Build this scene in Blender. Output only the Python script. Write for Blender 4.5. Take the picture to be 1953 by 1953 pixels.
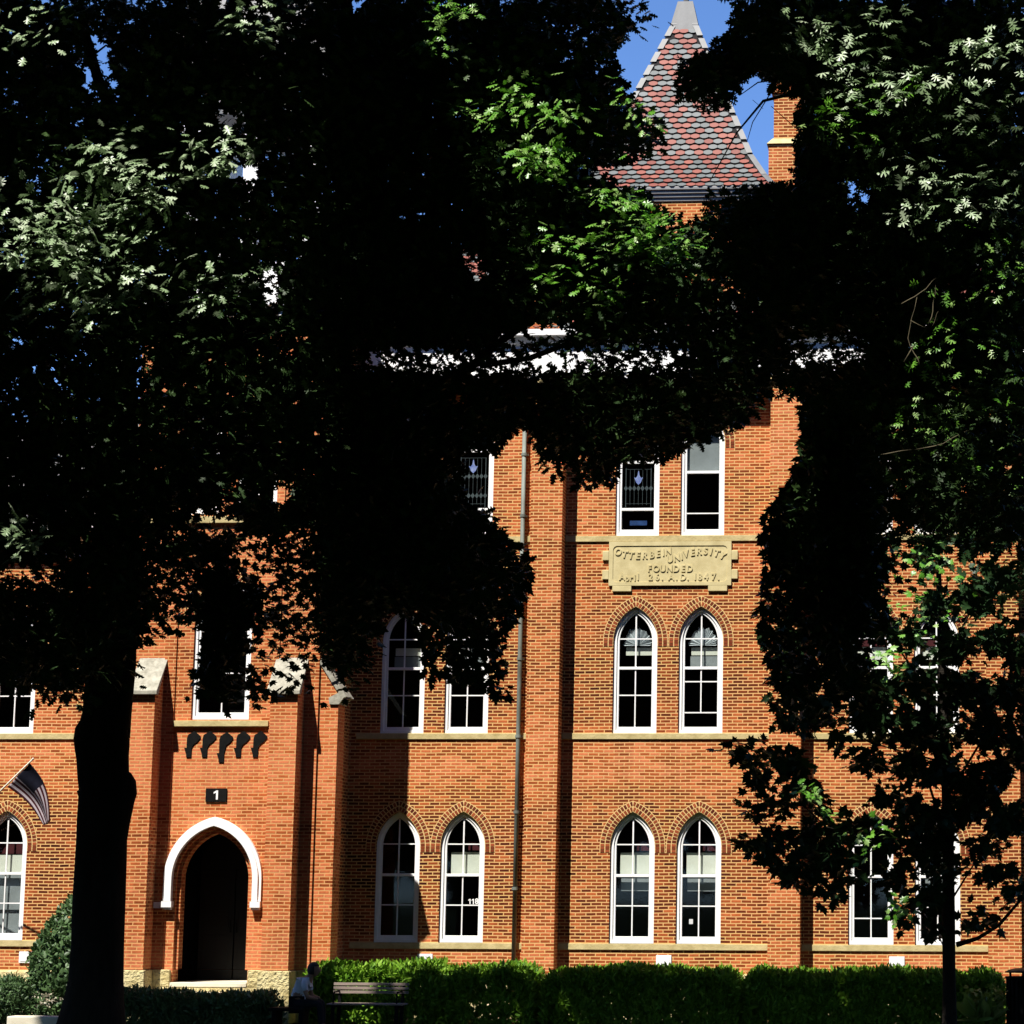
import bpy, bmesh, math, random
import numpy as np
from mathutils import Vector, Matrix, geometry
R = math.radians
random.seed(7); rng = np.random.default_rng(11)
scene = bpy.context.scene
for o in list(bpy.data.objects): bpy.data.objects.remove(o)

# ------------------------------------------------------------------ camera
CAM = np.array([0.0, -50.5, 1.65])
RT = np.array([0.99773729, 0.06710386, 0.00416907])
DN = np.array([-0.00638161, 0.15624959, -0.98769699])
FW = np.array([-0.0669297, 0.98543551, 0.15632427])
FPX, PPX, PPY, IMG = 4700.9, 1522.5, 976.0, 1953.0
cam = bpy.data.cameras.new('camera'); camo = bpy.data.objects.new('camera', cam)
scene.collection.objects.link(camo); scene.camera = camo
camo.matrix_world = Matrix(((RT[0], -DN[0], -FW[0], CAM[0]), (RT[1], -DN[1], -FW[1], CAM[1]),
                            (RT[2], -DN[2], -FW[2], CAM[2]), (0, 0, 0, 1)))
cam.sensor_width = 36; cam.lens = 36 * FPX / IMG
cam.shift_x = (IMG / 2 - PPX) / IMG
cam.clip_start = 0.5; cam.clip_end = 6000

# ------------------------------------------------------------------ sky, sun, exposure
SAZ, SEL = R(26), R(58.5)
SUN = np.array([-math.sin(SAZ) * math.cos(SEL), -math.cos(SAZ) * math.cos(SEL), math.sin(SEL)])
w = bpy.data.worlds.new("World"); scene.world = w; w.use_nodes = True
nt = w.node_tree; nt.nodes.clear()
sky = nt.nodes.new('ShaderNodeTexSky'); sky.sky_type = 'NISHITA'; sky.sun_disc = False
sky.sun_elevation = SEL; sky.sun_rotation = R(206); sky.air_density = 0.6; sky.dust_density = 0.0; sky.ozone_density = 10.0
bg = nt.nodes.new('ShaderNodeBackground'); bg.inputs[1].default_value = 0.125
wo = nt.nodes.new('ShaderNodeOutputWorld')
nt.links.new(sky.outputs[0], bg.inputs[0]); nt.links.new(bg.outputs[0], wo.inputs[0])
sl = bpy.data.lights.new('sun', 'SUN'); sl.energy = 5.0; sl.angle = R(0.5); sl.color = (1, 0.95, 0.87)
so = bpy.data.objects.new('sun', sl); scene.collection.objects.link(so)
so.rotation_euler = Vector(-SUN).to_track_quat('-Z', 'Y').to_euler(); so.location = (-15, -30, 40)
scene.view_settings.view_transform = 'Standard'; scene.view_settings.look = 'None'
scene.view_settings.exposure = 1.0; scene.view_settings.gamma = 1; scene.view_settings.use_curve_mapping = False

# ------------------------------------------------------------------ helpers
G = -0.72                       # level of the lawn; z = 0 is the foot of the brickwork
def at(u, v, Y):                # photograph pixel (1953 px wide) -> point of the vertical plane at depth Y
    d = RT * (u - PPX) + DN * (v - PPY) + FW * FPX
    return CAM + d * ((Y - CAM[1]) / d[1])
def proj(P):                    # points -> photograph pixels
    q = np.asarray(P) - CAM
    a, b, c = q @ RT, q @ DN, q @ FW
    return FPX * a / c + PPX, FPX * b / c + PPY
K = IMG / 1932.0
def atd(x, y, Y): return at(x * K, y * K, Y)

def link(o, parent=None):
    scene.collection.objects.link(o)
    if parent:
        o.parent = parent; o.matrix_parent_inverse = Matrix.Translation(-Vector(wloc(parent)))
    return o
def wloc(o):
    l = Vector(o.location)
    while o.parent and False: pass
    return l
def tag(o, label=None, cat=None, group=None, kind=None):
    if label: o['label'] = label
    if cat: o['category'] = cat
    if group: o['group'] = group
    if kind: o['kind'] = kind
    return o
def empty(name, loc, label, cat, group=None):
    o = bpy.data.objects.new(name, None); o.empty_display_size = .3
    o.location = loc; scene.collection.objects.link(o)
    return tag(o, label, cat, group)

class MB:
    """collects polygons; build() links them as one mesh object (verts in world metres)"""
    def __init__(s): s.v = []; s.f = []; s.m = []; s.mi = 0
    def add(s, vs, fs):
        b = len(s.v); s.v += [tuple(map(float, p)) for p in vs]
        for f in fs: s.f.append([b + i for i in f]); s.m.append(s.mi)
        return s
    def box(s, x0, x1, y0, y1, z0, z1):
        vs = [(x0,y0,z0),(x1,y0,z0),(x1,y1,z0),(x0,y1,z0),(x0,y0,z1),(x1,y0,z1),(x1,y1,z1),(x0,y1,z1)]
        return s.add(vs, [(0,3,2,1),(4,5,6,7),(0,1,5,4),(1,2,6,5),(2,3,7,6),(3,0,4,7)])
    def hexa(s, p):   # 8 points: bottom ring 4, top ring 4 (counter-clockwise seen from above)
        return s.add(p, [(0,3,2,1),(4,5,6,7),(0,1,5,4),(1,2,6,5),(2,3,7,6),(3,0,4,7)])
    def prism(s, outer, holes, y0, y1):
        """polygon in (x,z) with holes, extruded from y0 (front) to y1"""
        loops = [list(outer)] + [list(h) for h in holes]
        def area(l): return sum(l[i][0]*l[(i+1)%len(l)][1]-l[(i+1)%len(l)][0]*l[i][1] for i in range(len(l)))
        for i, l in enumerate(loops):
            if (area(l) > 0) != (i == 0): l.reverse()
        tri = geometry.tessellate_polygon([[Vector((x, z, 0)) for x, z in l] for l in loops])
        flat = [p for l in loops for p in l]; n = len(flat)
        vs = [(x, y0, z) for x, z in flat] + [(x, y1, z) for x, z in flat]
        fs = []
        for a, b, c in tri:
            A, B, Cc = flat[a], flat[b], flat[c]
            if (B[0]-A[0])*(Cc[1]-A[1])-(Cc[0]-A[0])*(B[1]-A[1]) < 0: b, c = c, b
            fs += [(a, b, c), (a+n, c+n, b+n)]
        k = 0
        for l in loops:
            m = len(l)
            for i in range(m):
                a, b = k+i, k+(i+1) % m; fs.append((b, a, a+n, b+n))
            k += m
        return s.add(vs, fs)
    def prism_x(s, poly, x0, x1):   # polygon in (y,z) extruded along x
        n = len(poly)
        vs = [(x0, y, z) for y, z in poly] + [(x1, y, z) for y, z in poly]
        fs = [tuple(range(n))[::-1], tuple(range(n, 2*n))] + [(i, (i+1) % n, (i+1) % n+n, i+n) for i in range(n)]
        return s.add(vs, fs)
    def tube(s, pts, rad, n=10, cap=True, rough=0, seed=0):
        pts = [Vector(p) for p in pts]; rr = random.Random(seed)
        rad = rad if hasattr(rad, '__len__') else [rad]*len(pts)
        vs = []; up = Vector((0.13, 1, 0.07)).normalized()
        for i, p in enumerate(pts):
            t = (pts[min(i+1, len(pts)-1)] - pts[max(i-1, 0)]).normalized()
            a = t.cross(up); a = a.normalized() if a.length > .05 else t.cross(Vector((1,0,0))).normalized()
            b = t.cross(a).normalized()
            for k in range(n):
                th = 2*math.pi*k/n; r = rad[i]*(1+rough*math.sin(5*th+i*.35)+rough*rr.uniform(-1,1))
                vs.append(p + a*(r*math.cos(th)) + b*(r*math.sin(th)))
        fs = []
        for i in range(len(pts)-1):
            for k in range(n):
                k2 = (k+1) % n; fs.append((i*n+k, i*n+k2, (i+1)*n+k2, (i+1)*n+k))
        if cap: fs += [tuple(range(n))[::-1], tuple(range((len(pts)-1)*n, len(pts)*n))]
        return s.add(vs, fs)
    def lathe(s, prof, c, n=24):
        vs = []
        for r, z in prof:
            for k in range(n):
                th = 2*math.pi*k/n; vs.append((c[0]+r*math.cos(th), c[1]+r*math.sin(th), c[2]+z))
        fs = []
        for i in range(len(prof)-1):
            for k in range(n):
                k2 = (k+1) % n; fs.append((i*n+k, i*n+k2, (i+1)*n+k2, (i+1)*n+k))
        return s.add(vs, fs)
    def build(s, name, mats, parent=None, smooth=False, bevel=0, loc=None):
        me = bpy.data.meshes.new(name); me.from_pydata(s.v, [], s.f)
        for m in (mats if isinstance(mats, (list, tuple)) else [mats]): me.materials.append(m)
        me.polygons.foreach_set('material_index', s.m)
        if smooth: me.polygons.foreach_set('use_smooth', [True]*len(s.f))
        me.update()
        o = bpy.data.objects.new(name, me); link(o, parent)
        if bevel:
            md = o.modifiers.new('bevel', 'BEVEL'); md.width = bevel; md.segments = 2; md.limit_method = 'ANGLE'; md.angle_limit = R(40)
        return o

# ------------------------------------------------------------------ materials
def newmat(name):
    m = bpy.data.materials.new(name); m.use_nodes = True
    n = m.node_tree; n.nodes.clear()
    out = n.nodes.new('ShaderNodeOutputMaterial'); b = n.nodes.new('ShaderNodeBsdfPrincipled')
    n.links.new(b.outputs[0], out.inputs[0]); return m, n, b, out
def ramp(n, fac, stops):
    r = n.nodes.new('ShaderNodeValToRGB'); e = r.color_ramp.elements
    while len(e) < len(stops): e.new(.5)
    for i, (p, c) in enumerate(stops): e[i].position = p; e[i].color = (*c, 1)
    n.links.new(fac, r.inputs[0]); return r.outputs[0]
def math_(n, op, a, b=None, clamp=False):
    k = n.nodes.new('ShaderNodeMath'); k.operation = op; k.use_clamp = clamp
    for i, x in enumerate((a, b)):
        if x is None: continue
        if isinstance(x, (int, float)): k.inputs[i].default_value = x
        else: n.links.new(x, k.inputs[i])
    return k.outputs[0]
def noise(n, vec, scale, detail=4, rough=.55, vs=None):
    t = n.nodes.new('ShaderNodeTexNoise'); t.inputs['Scale'].default_value = scale
    t.inputs['Detail'].default_value = detail; t.inputs['Roughness'].default_value = rough
    if vs:
        mp = n.nodes.new('ShaderNodeMapping'); mp.inputs['Scale'].default_value = vs
        n.links.new(vec, mp.inputs[0]); vec = mp.outputs[0]
    n.links.new(vec, t.inputs['Vector']); return t.outputs['Fac']
def bump(n, b, h, strength, dist):
    k = n.nodes.new('ShaderNodeBump'); k.inputs['Strength'].default_value = strength; k.inputs['Distance'].default_value = dist
    n.links.new(h, k.inputs['Height']); n.links.new(k.outputs[0], b.inputs['Normal'])
def flat(name, c0, c1, scale=6, rough=.7, bstr=.2, bdist=.01, spec=.3, vs=None, metal=0):
    m, n, b, o = newmat(name)
    g = n.nodes.new('ShaderNodeNewGeometry')
    f = noise(n, g.outputs['Position'], scale, 5, .6, vs)
    n.links.new(ramp(n, f, [(.3, c0), (.7, c1)]), b.inputs['Base Color'])
    b.inputs['Roughness'].default_value = rough; b.inputs['Specular IOR Level'].default_value = spec; b.inputs['Metallic'].default_value = metal
    if bstr: bump(n, b, noise(n, g.outputs['Position'], scale*4, 4), bstr, bdist)
    return m

def brick_mat():
    m, n, b, o = newmat('red_brick')
    g = n.nodes.new('ShaderNodeNewGeometry')
    sp = n.nodes.new('ShaderNodeSeparateXYZ'); n.links.new(g.outputs['Position'], sp.inputs[0])
    sn = n.nodes.new('ShaderNodeSeparateXYZ'); n.links.new(g.outputs['Normal'], sn.inputs[0])
    side = math_(n, 'GREATER_THAN', math_(n, 'ABSOLUTE', sn.outputs[0]), .7)
    mx = n.nodes.new('ShaderNodeMix'); n.links.new(side, mx.inputs[0]); n.links.new(sp.outputs[0], mx.inputs[2]); n.links.new(sp.outputs[1], mx.inputs[3])
    # hand laid courses: a slow wobble of the joints
    wob = noise(n, g.outputs['Position'], 1.3, 3)
    z2 = math_(n, 'ADD', sp.outputs[2], math_(n, 'MULTIPLY', math_(n, 'SUBTRACT', wob, .5), .03))
    u2 = math_(n, 'ADD', mx.outputs[0], math_(n, 'MULTIPLY', math_(n, 'SUBTRACT', noise(n, g.outputs['Position'], 9, 2), .5), .03))
    cv = n.nodes.new('ShaderNodeCombineXYZ'); n.links.new(u2, cv.inputs[0]); n.links.new(z2, cv.inputs[1])
    bt = n.nodes.new('ShaderNodeTexBrick'); n.links.new(cv.outputs[0], bt.inputs['Vector'])
    bt.inputs['Color1'].default_value = (0,0,0,1); bt.inputs['Color2'].default_value = (1,1,1,1); bt.inputs['Mortar'].default_value = (.5,.5,.5,1)
    bt.inputs['Scale'].default_value = 1; bt.inputs['Brick Width'].default_value = .212; bt.inputs['Row Height'].default_value = .0677
    bt.inputs['Mortar Size'].default_value = .0115; bt.inputs['Mortar Smooth'].default_value = .3; bt.inputs['Bias'].default_value = 0
    t = bt.outputs['Color']
    zone = noise(n, g.outputs['Position'], 1.0, 4, .65, (.22, .22, .85))
    zone2 = noise(n, g.outputs['Position'], .5, 2)
    tt = math_(n, 'ADD', math_(n, 'MULTIPLY', t, .55), math_(n, 'MULTIPLY', zone, 1.1))
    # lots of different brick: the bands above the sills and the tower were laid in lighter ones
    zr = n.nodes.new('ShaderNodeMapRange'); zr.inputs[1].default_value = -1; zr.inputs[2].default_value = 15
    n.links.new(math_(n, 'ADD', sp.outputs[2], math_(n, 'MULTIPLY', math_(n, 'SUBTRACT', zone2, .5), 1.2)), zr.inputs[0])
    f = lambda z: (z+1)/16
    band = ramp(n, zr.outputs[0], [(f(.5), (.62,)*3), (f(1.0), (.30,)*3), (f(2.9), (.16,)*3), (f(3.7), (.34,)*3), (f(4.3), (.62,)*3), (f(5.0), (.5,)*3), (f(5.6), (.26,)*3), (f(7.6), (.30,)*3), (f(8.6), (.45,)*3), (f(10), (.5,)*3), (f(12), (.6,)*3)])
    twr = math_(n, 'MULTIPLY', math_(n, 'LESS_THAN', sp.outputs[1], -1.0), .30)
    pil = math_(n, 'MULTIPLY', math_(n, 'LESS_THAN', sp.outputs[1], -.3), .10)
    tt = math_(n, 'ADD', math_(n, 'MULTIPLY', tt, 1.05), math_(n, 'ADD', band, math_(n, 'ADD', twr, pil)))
    tt = math_(n, 'SUBTRACT', tt, .74, clamp=True)
    col = ramp(n, tt, [(0, (.050,.008,.005)), (.2, (.125,.024,.008)), (.48, (.26,.056,.015)), (.72, (.45,.110,.033)), (1, (.58,.175,.075))])
    grime = noise(n, g.outputs['Position'], 14, 4)
    mul = n.nodes.new('ShaderNodeMix'); mul.data_type = 'RGBA'; mul.blend_type = 'MULTIPLY'; mul.inputs[0].default_value = .7
    stain = noise(n, g.outputs['Position'], 1.6, 5, .65, (1, 1, .22))
    ms = n.nodes.new('ShaderNodeMix'); ms.data_type = 'RGBA'; ms.blend_type = 'MULTIPLY'; ms.inputs[0].default_value = .8
    n.links.new(col, ms.inputs[6]); n.links.new(ramp(n, stain, [(.34, (.62,.58,.56)), (.5, (1,1,1))]), ms.inputs[7]); col = ms.outputs[2]
    n.links.new(col, mul.inputs[6]); n.links.new(ramp(n, grime, [(.25, (.6,.6,.6)), (.6, (1,1,1))]), mul.inputs[7])
    mm = n.nodes.new('ShaderNodeMix'); mm.data_type = 'RGBA'
    mor = ramp(n, zone, [(.35, (.60,.38,.135)), (.62, (.62,.35,.15))])
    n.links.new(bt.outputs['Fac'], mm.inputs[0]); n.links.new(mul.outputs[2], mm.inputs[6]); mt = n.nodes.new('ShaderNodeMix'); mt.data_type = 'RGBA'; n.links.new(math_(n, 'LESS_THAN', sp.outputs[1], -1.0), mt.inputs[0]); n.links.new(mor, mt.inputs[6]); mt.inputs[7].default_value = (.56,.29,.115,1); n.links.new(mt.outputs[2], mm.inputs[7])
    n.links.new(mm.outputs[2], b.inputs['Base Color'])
    b.inputs['Roughness'].default_value = .9; b.inputs['Specular IOR Level'].default_value = .1
    h = math_(n, 'ADD', math_(n, 'SUBTRACT', 1, bt.outputs['Fac']), math_(n, 'MULTIPLY', grime, .4))
    bump(n, b, h, .5, .006)
    return m

def leaf_mat(name, cols, rough=.4, spec=.4, trans=.25):
    m, n, b, o = newmat(name)
    g = n.nodes.new('ShaderNodeNewGeometry')
    c = ramp(n, g.outputs['Random Per Island'], [(i/(len(cols)-1), x) for i, x in enumerate(cols)])
    n.links.new(c, b.inputs['Base Color']); b.inputs['Roughness'].default_value = rough; b.inputs['Specular IOR Level'].default_value = spec
    t = n.nodes.new('ShaderNodeBsdfTranslucent'); n.links.new(c, t.inputs[0])
    mx = n.nodes.new('ShaderNodeMixShader'); mx.inputs[0].default_value = trans
    n.links.new(b.outputs[0], mx.inputs[1]); n.links.new(t.outputs[0], mx.inputs[2]); n.links.new(mx.outputs[0], o.inputs[0])
    return m
def glass_mat():
    m, n, b, o = newmat('window_glass')
    n.nodes.remove(b)
    tr = n.nodes.new('ShaderNodeBsdfTransparent'); tr.inputs[0].default_value = (.8, .85, .85, 1)
    gl = n.nodes.new('ShaderNodeBsdfGlossy'); gl.inputs['Roughness'].default_value = .03; gl.inputs[0].default_value = (.8,.9,1,1)
    lw = n.nodes.new('ShaderNodeLayerWeight'); lw.inputs[0].default_value = .5
    fr = math_(n, 'ADD', math_(n, 'MULTIPLY', math_(n, 'POWER', lw.outputs['Facing'], 5), .5), .018)
    mx = n.nodes.new('ShaderNodeMixShader'); n.links.new(fr, mx.inputs[0])
    n.links.new(tr.outputs[0], mx.inputs[1]); n.links.new(gl.outputs[0], mx.inputs[2]); n.links.new(mx.outputs[0], o.inputs[0])
    return m

M = {}
M['brick'] = brick_mat()
M['mortar'] = flat('mortar', (.60,.39,.15), (.66,.45,.2), 20, .9)
M['arch_brick'] = leaf_mat('arch_brick', [(.08,.014,.008), (.14,.03,.012), (.22,.048,.018), (.33,.08,.03)], .9, .1, 0)
M['stone'] = flat('sandstone', (.36,.29,.13), (.52,.43,.22), 5, .85, .5, .012, .2)
M['rough_stone'] = flat('rock_faced_stone', (.42,.34,.15), (.62,.54,.3), 4, .9, 1, .08, .2)
M['cap_stone'] = flat('grey_cap_stone', (.20,.19,.15), (.40,.38,.31), 9, .9, .5, .01, .15)
M['plaque'] = flat('plaque_stone', (.43,.36,.18), (.56,.48,.26), 5, .85, .35, .004, .2)
M['white'] = flat('white_paint', (.74,.74,.73), (.82,.82,.82), 3, .45, .08, .003, .4)
M['grey_paint'] = flat('pale_grey_paint', (.5,.5,.5), (.6,.6,.6), 3, .5, .1, .003)
M['cornice_grey'] = flat('grey_cornice_paint', (.20,.20,.20), (.27,.27,.27), 3, .5, .1, .003)
M['dark'] = flat('dark_interior', (.008,.007,.007), (.014,.012,.012), 2, .9, 0, spec=0)
M['door'] = flat('dark_door_paint', (.004,.003,.0025), (.007,.005,.004), 5, .5, .1)
M['iron'] = flat('black_iron', (.003,.003,.003), (.007,.007,.007), 9, .8, .1, spec=.1)
M['glass'] = glass_mat()
M['blind'] = flat('cream_blind', (.62,.60,.50), (.70,.68,.58), 3, .8, .1)
M['blind_and_reflection_grey'] = flat('grey_blind_and_reflection', (.20,.21,.21), (.27,.28,.28), 3, .8, .1)
M['valance'] = flat('pale_pleated_cloth', (.36,.38,.40), (.5,.52,.53), 20, .8, .1)
M['red_cloth'] = flat('dark_red_curtain', (.05,.008,.01), (.08,.012,.015), 5, .9, .1)
M['lead'] = flat('grey_leading', (.045,.055,.06), (.075,.09,.095), 9, .6, .1)
M['blue_glass'] = flat('blue_stained_glass', (.10,.14,.42), (.36,.40,.66), 14, .4, .1)
M['reflection_blue'] = flat('painted_reflection', (.012,.03,.10), (.03,.07,.2), 9, .4, .1)  # colour of a reflection painted in a lower pane
M['slate_grey'] = leaf_mat('grey_slate', [(.075,.085,.083), (.098,.108,.106), (.12,.13,.13)], .55, .35, 0)
M['slate_red'] = leaf_mat('red_slate', [(.16,.046,.034), (.20,.060,.043), (.24,.078,.056)], .6, .3, 0)
M['roof_under'] = flat('roof_felt', (.008,.006,.006), (.012,.01,.01), 5, .9, .1)
M['metal_grey'] = flat('weathered_sheet_metal', (.065,.068,.07), (.105,.108,.11), 2.5, .5, .15, .004, .4, (3,3,.6))
M['pipe'] = flat('verdigris_pipe', (.05,.045,.03), (.24,.29,.27), 1.3, .6, .2, .004, .3, (1,1,.5))
M['bark'] = flat('dark_bark', (.012,.010,.008), (.026,.022,.018), 7, .95, .8, .03, .05, (1,1,.3))
M['twig'] = flat('pale_dead_twig', (.07,.06,.04), (.14,.12,.075), 7, .9, .3, .005, .1)
M['grass'] = flat('lawn_grass', (.012,.022,.006), (.024,.040,.011), 3, .95, .8, .05, .05)
M['soil'] = flat('planting_bed_soil', (.012,.009,.006), (.03,.022,.014), 8, .95, .8, .04, .05)
M['oak'] = leaf_mat('oak_leaf', [(.014,.032,.009), (.020,.046,.012), (.034,.066,.016)], .5, .2, .04)  # shade of the crowns put into a darker leaf colour
M['oak_sunlit'] = leaf_mat('oak_leaf_sunlit', [(.12,.19,.08), (.20,.29,.15), (.32,.39,.26)], .4, .5, .15)  # sunlit copy of the oak leaf, lightened in the colour
M['sunlit_green'] = leaf_mat('leaf_sunlit_green', [(.06,.20,.012), (.10,.26,.022), (.24,.36,.12)], .38, .5, .2)  # greener sunlit copy, the light put into the leaf colour
M['maple'] = leaf_mat('maple_leaf', [(.010,.026,.008), (.015,.040,.012), (.026,.062,.019)], .5, .2, .04)
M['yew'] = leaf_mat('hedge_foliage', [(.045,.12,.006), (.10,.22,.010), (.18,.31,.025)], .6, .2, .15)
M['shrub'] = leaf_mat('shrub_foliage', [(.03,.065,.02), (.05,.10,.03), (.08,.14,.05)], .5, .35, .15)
M['hosta'] = leaf_mat('border_plant_leaf', [(.08,.16,.02), (.16,.26,.05), (.25,.32,.1)], .5, .3, .2)
M['flower'] = leaf_mat('pale_petal', [(.5,.42,.3), (.62,.56,.42), (.7,.66,.55)], .7, .2, .15)
M['concrete'] = flat('pale_concrete', (.55,.50,.38), (.66,.62,.50), 4, .9, .3, .006, .1)
M['bench_wood'] = flat('weathered_bench_slat', (.18,.14,.12), (.30,.24,.20), 6, .8, .3, .004, .15, (.3,2,6))
M['skin'] = flat('skin', (.22,.12,.08), (.26,.15,.10), 8, .6, .05)
M['hair'] = flat('black_hair', (.006,.005,.005), (.012,.010,.009), 30, .6, .3, .004)
M['shirt'] = flat('grey_white_shirt', (.40,.44,.50), (.55,.58,.62), 6, .9, .3, .01, .1)
M['trousers'] = flat('dark_trousers', (.008,.008,.012), (.016,.016,.02), 6, .9, .3, .01, .1)
M['shoe'] = flat('pale_tan_shoe', (.42,.36,.24), (.52,.46,.32), 9, .7, .1)
M['flag_navy'] = flat('navy_cloth', (.004,.004,.009), (.006,.007,.014), 12, .9, .2, .003, .1)
M['flag_red'] = flat('backlit_red_cloth', (.022,.004,.006), (.035,.006,.008), 12, .9, .2, .003, .1)
M['flag_white'] = flat('white_cloth', (.22,.19,.21), (.30,.26,.28), 12, .9, .2, .003, .1)  # flag cloths darkened: backlit shade put into their colours
M['pole'] = flat('cream_pole', (.60,.55,.44), (.72,.67,.56), 6, .5, .1)

# ------------------------------------------------------------------ ground
me = MB(); me.add([(-2500,-2500,G),(2500,-2500,G),(2500,2500,G),(-2500,2500,G)], [(0,1,2,3)])
tag(me.build('lawn', M['grass']), kind='structure')
me = MB(); me.add([(-31,-5.6,G+.004),(3.5,-5.0,G+.004),(3.5,-.1,G+.012),(-31,-.1,G+.012)], [(0,1,2,3)])
tag(me.build('planting_bed', M['soil']), kind='structure')

# ------------------------------------------------------------------ the brick hall
hall = empty('brick_hall', (-8, 0, G), 'long red brick gothic hall with pointed white windows and a patterned slate roof', 'building')
def arch(a, z0, zs, h, n=10, cx=0.0):
    """pointed-arch outline, counter-clockwise from bottom left"""
    c = (h*h - a*a) / (2*a); Rr = a + c
    pts = [(cx-a, z0), (cx+a, z0)]
    t1 = math.atan2(h, c)
    for i in range(n+1):
        t = t1*i/n; pts.append((cx - c + Rr*math.cos(t), zs + Rr*math.sin(t)))
    for i in range(n-1, -1, -1):
        t = t1*i/n; pts.append((cx + c - Rr*math.cos(t), zs + Rr*math.sin(t)))
    return pts
def arch_in(a, z0, zs, h, d, bot=None, n=10, cx=0.0):
    """same arch offset inwards by d (bottom rail height bot)"""
    c = (h*h - a*a) / (2*a); Rr = a + c - d
    hh = math.sqrt(max(Rr*Rr - c*c, 1e-6))
    return arch(a-d, z0+(d if bot is None else bot), zs, hh, n, cx)

FW_A = .46                                         # half width of the windows
ROWS = {1: (.80, 2.75, .71), 2: (5.06, 6.98, .71), 3: (9.175, 11.15, .71)}
COLS = [-24.6, -22.25, -19.93, -17.65, -11.655, -10.31, -6.80, -5.435, -1.925, -.575, 1.9]
holes = []
for x in COLS:
    for k, (z0, zs, h) in ROWS.items():
        if k == 3 and x < -15: continue
        holes.append(arch(FW_A, z0, zs, h, 10, x))
wb = MB(); wb.prism([(-31,-.7),(3.5,-.7),(3.5,12.55),(-12.6,12.55),(-12.6,12.5),(-16.4,12.5),(-16.4,8.75),(-31,8.75)], holes, 0, .42)
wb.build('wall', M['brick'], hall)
bk = MB(); bk.box(-30.9,3.4,1.3,1.4,-.6,8.7); bk.box(-12.5,3.4,1.31,1.39,8.701,12.4); bk.box(-30.9,3.4,.42,1.3,4.05,4.15); bk.box(-30.9,3.4,.42,1.3,8.3,8.4)
bk.build('interior_partition', M['dark'], hall)

# stone courses, pilasters
PIL = [(-8.96,-8.30), (-3.98,-3.33), (.44,1.1)]
for z in (.675, 4.945, 9.055):
    segs = [(-12.6,-8.96),(-8.30,-3.98),(-3.33,.44),(1.1,3.4)]
    if z < 9: segs.append((-31,-16.5))
    for a, b_ in segs:
        s = MB(); s.box(a, b_, -.034, .1, z, z+.125); s.build('sill_course', M['stone'], hall, bevel=.008)
for a, b_ in PIL:
    p = MB(); p.box(a, b_, -.49, -.001, -.7, 12.3); p.build('pilaster', M['brick'], hall)
    p = MB(); p.box(a-.03, b_+.03, -.53, -.001, 12.3, 12.42); p.build('pilaster_cap', M['stone'], hall, bevel=.01)
# rock faced base course, broken at its face
rr = random.Random(5)
for (x0, x1, yf) in [(-31,-16.6,-.12),(-12.4,-8.97,-.12),(-8.29,-3.99,-.12),(-3.32,3.4,-.12)]:
    s = MB(); x = x0
    while x < x1-.05:
        L = min(rr.uniform(.5,.9), x1-x); d = rr.uniform(0,.035)
        s.hexa([(x+.01,yf-d,-.7),(x+L-.01,yf-d,-.7),(x+L-.01,-.002,-.7),(x+.01,-.002,-.7),(x+.01,yf+.03,.16),(x+L-.01,yf+.03,.16),(x+L-.01,-.002,.2),(x+.01,-.002,.2)])
        x += L
    s.build('stone_base', M['rough_stone'], hall)

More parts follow.
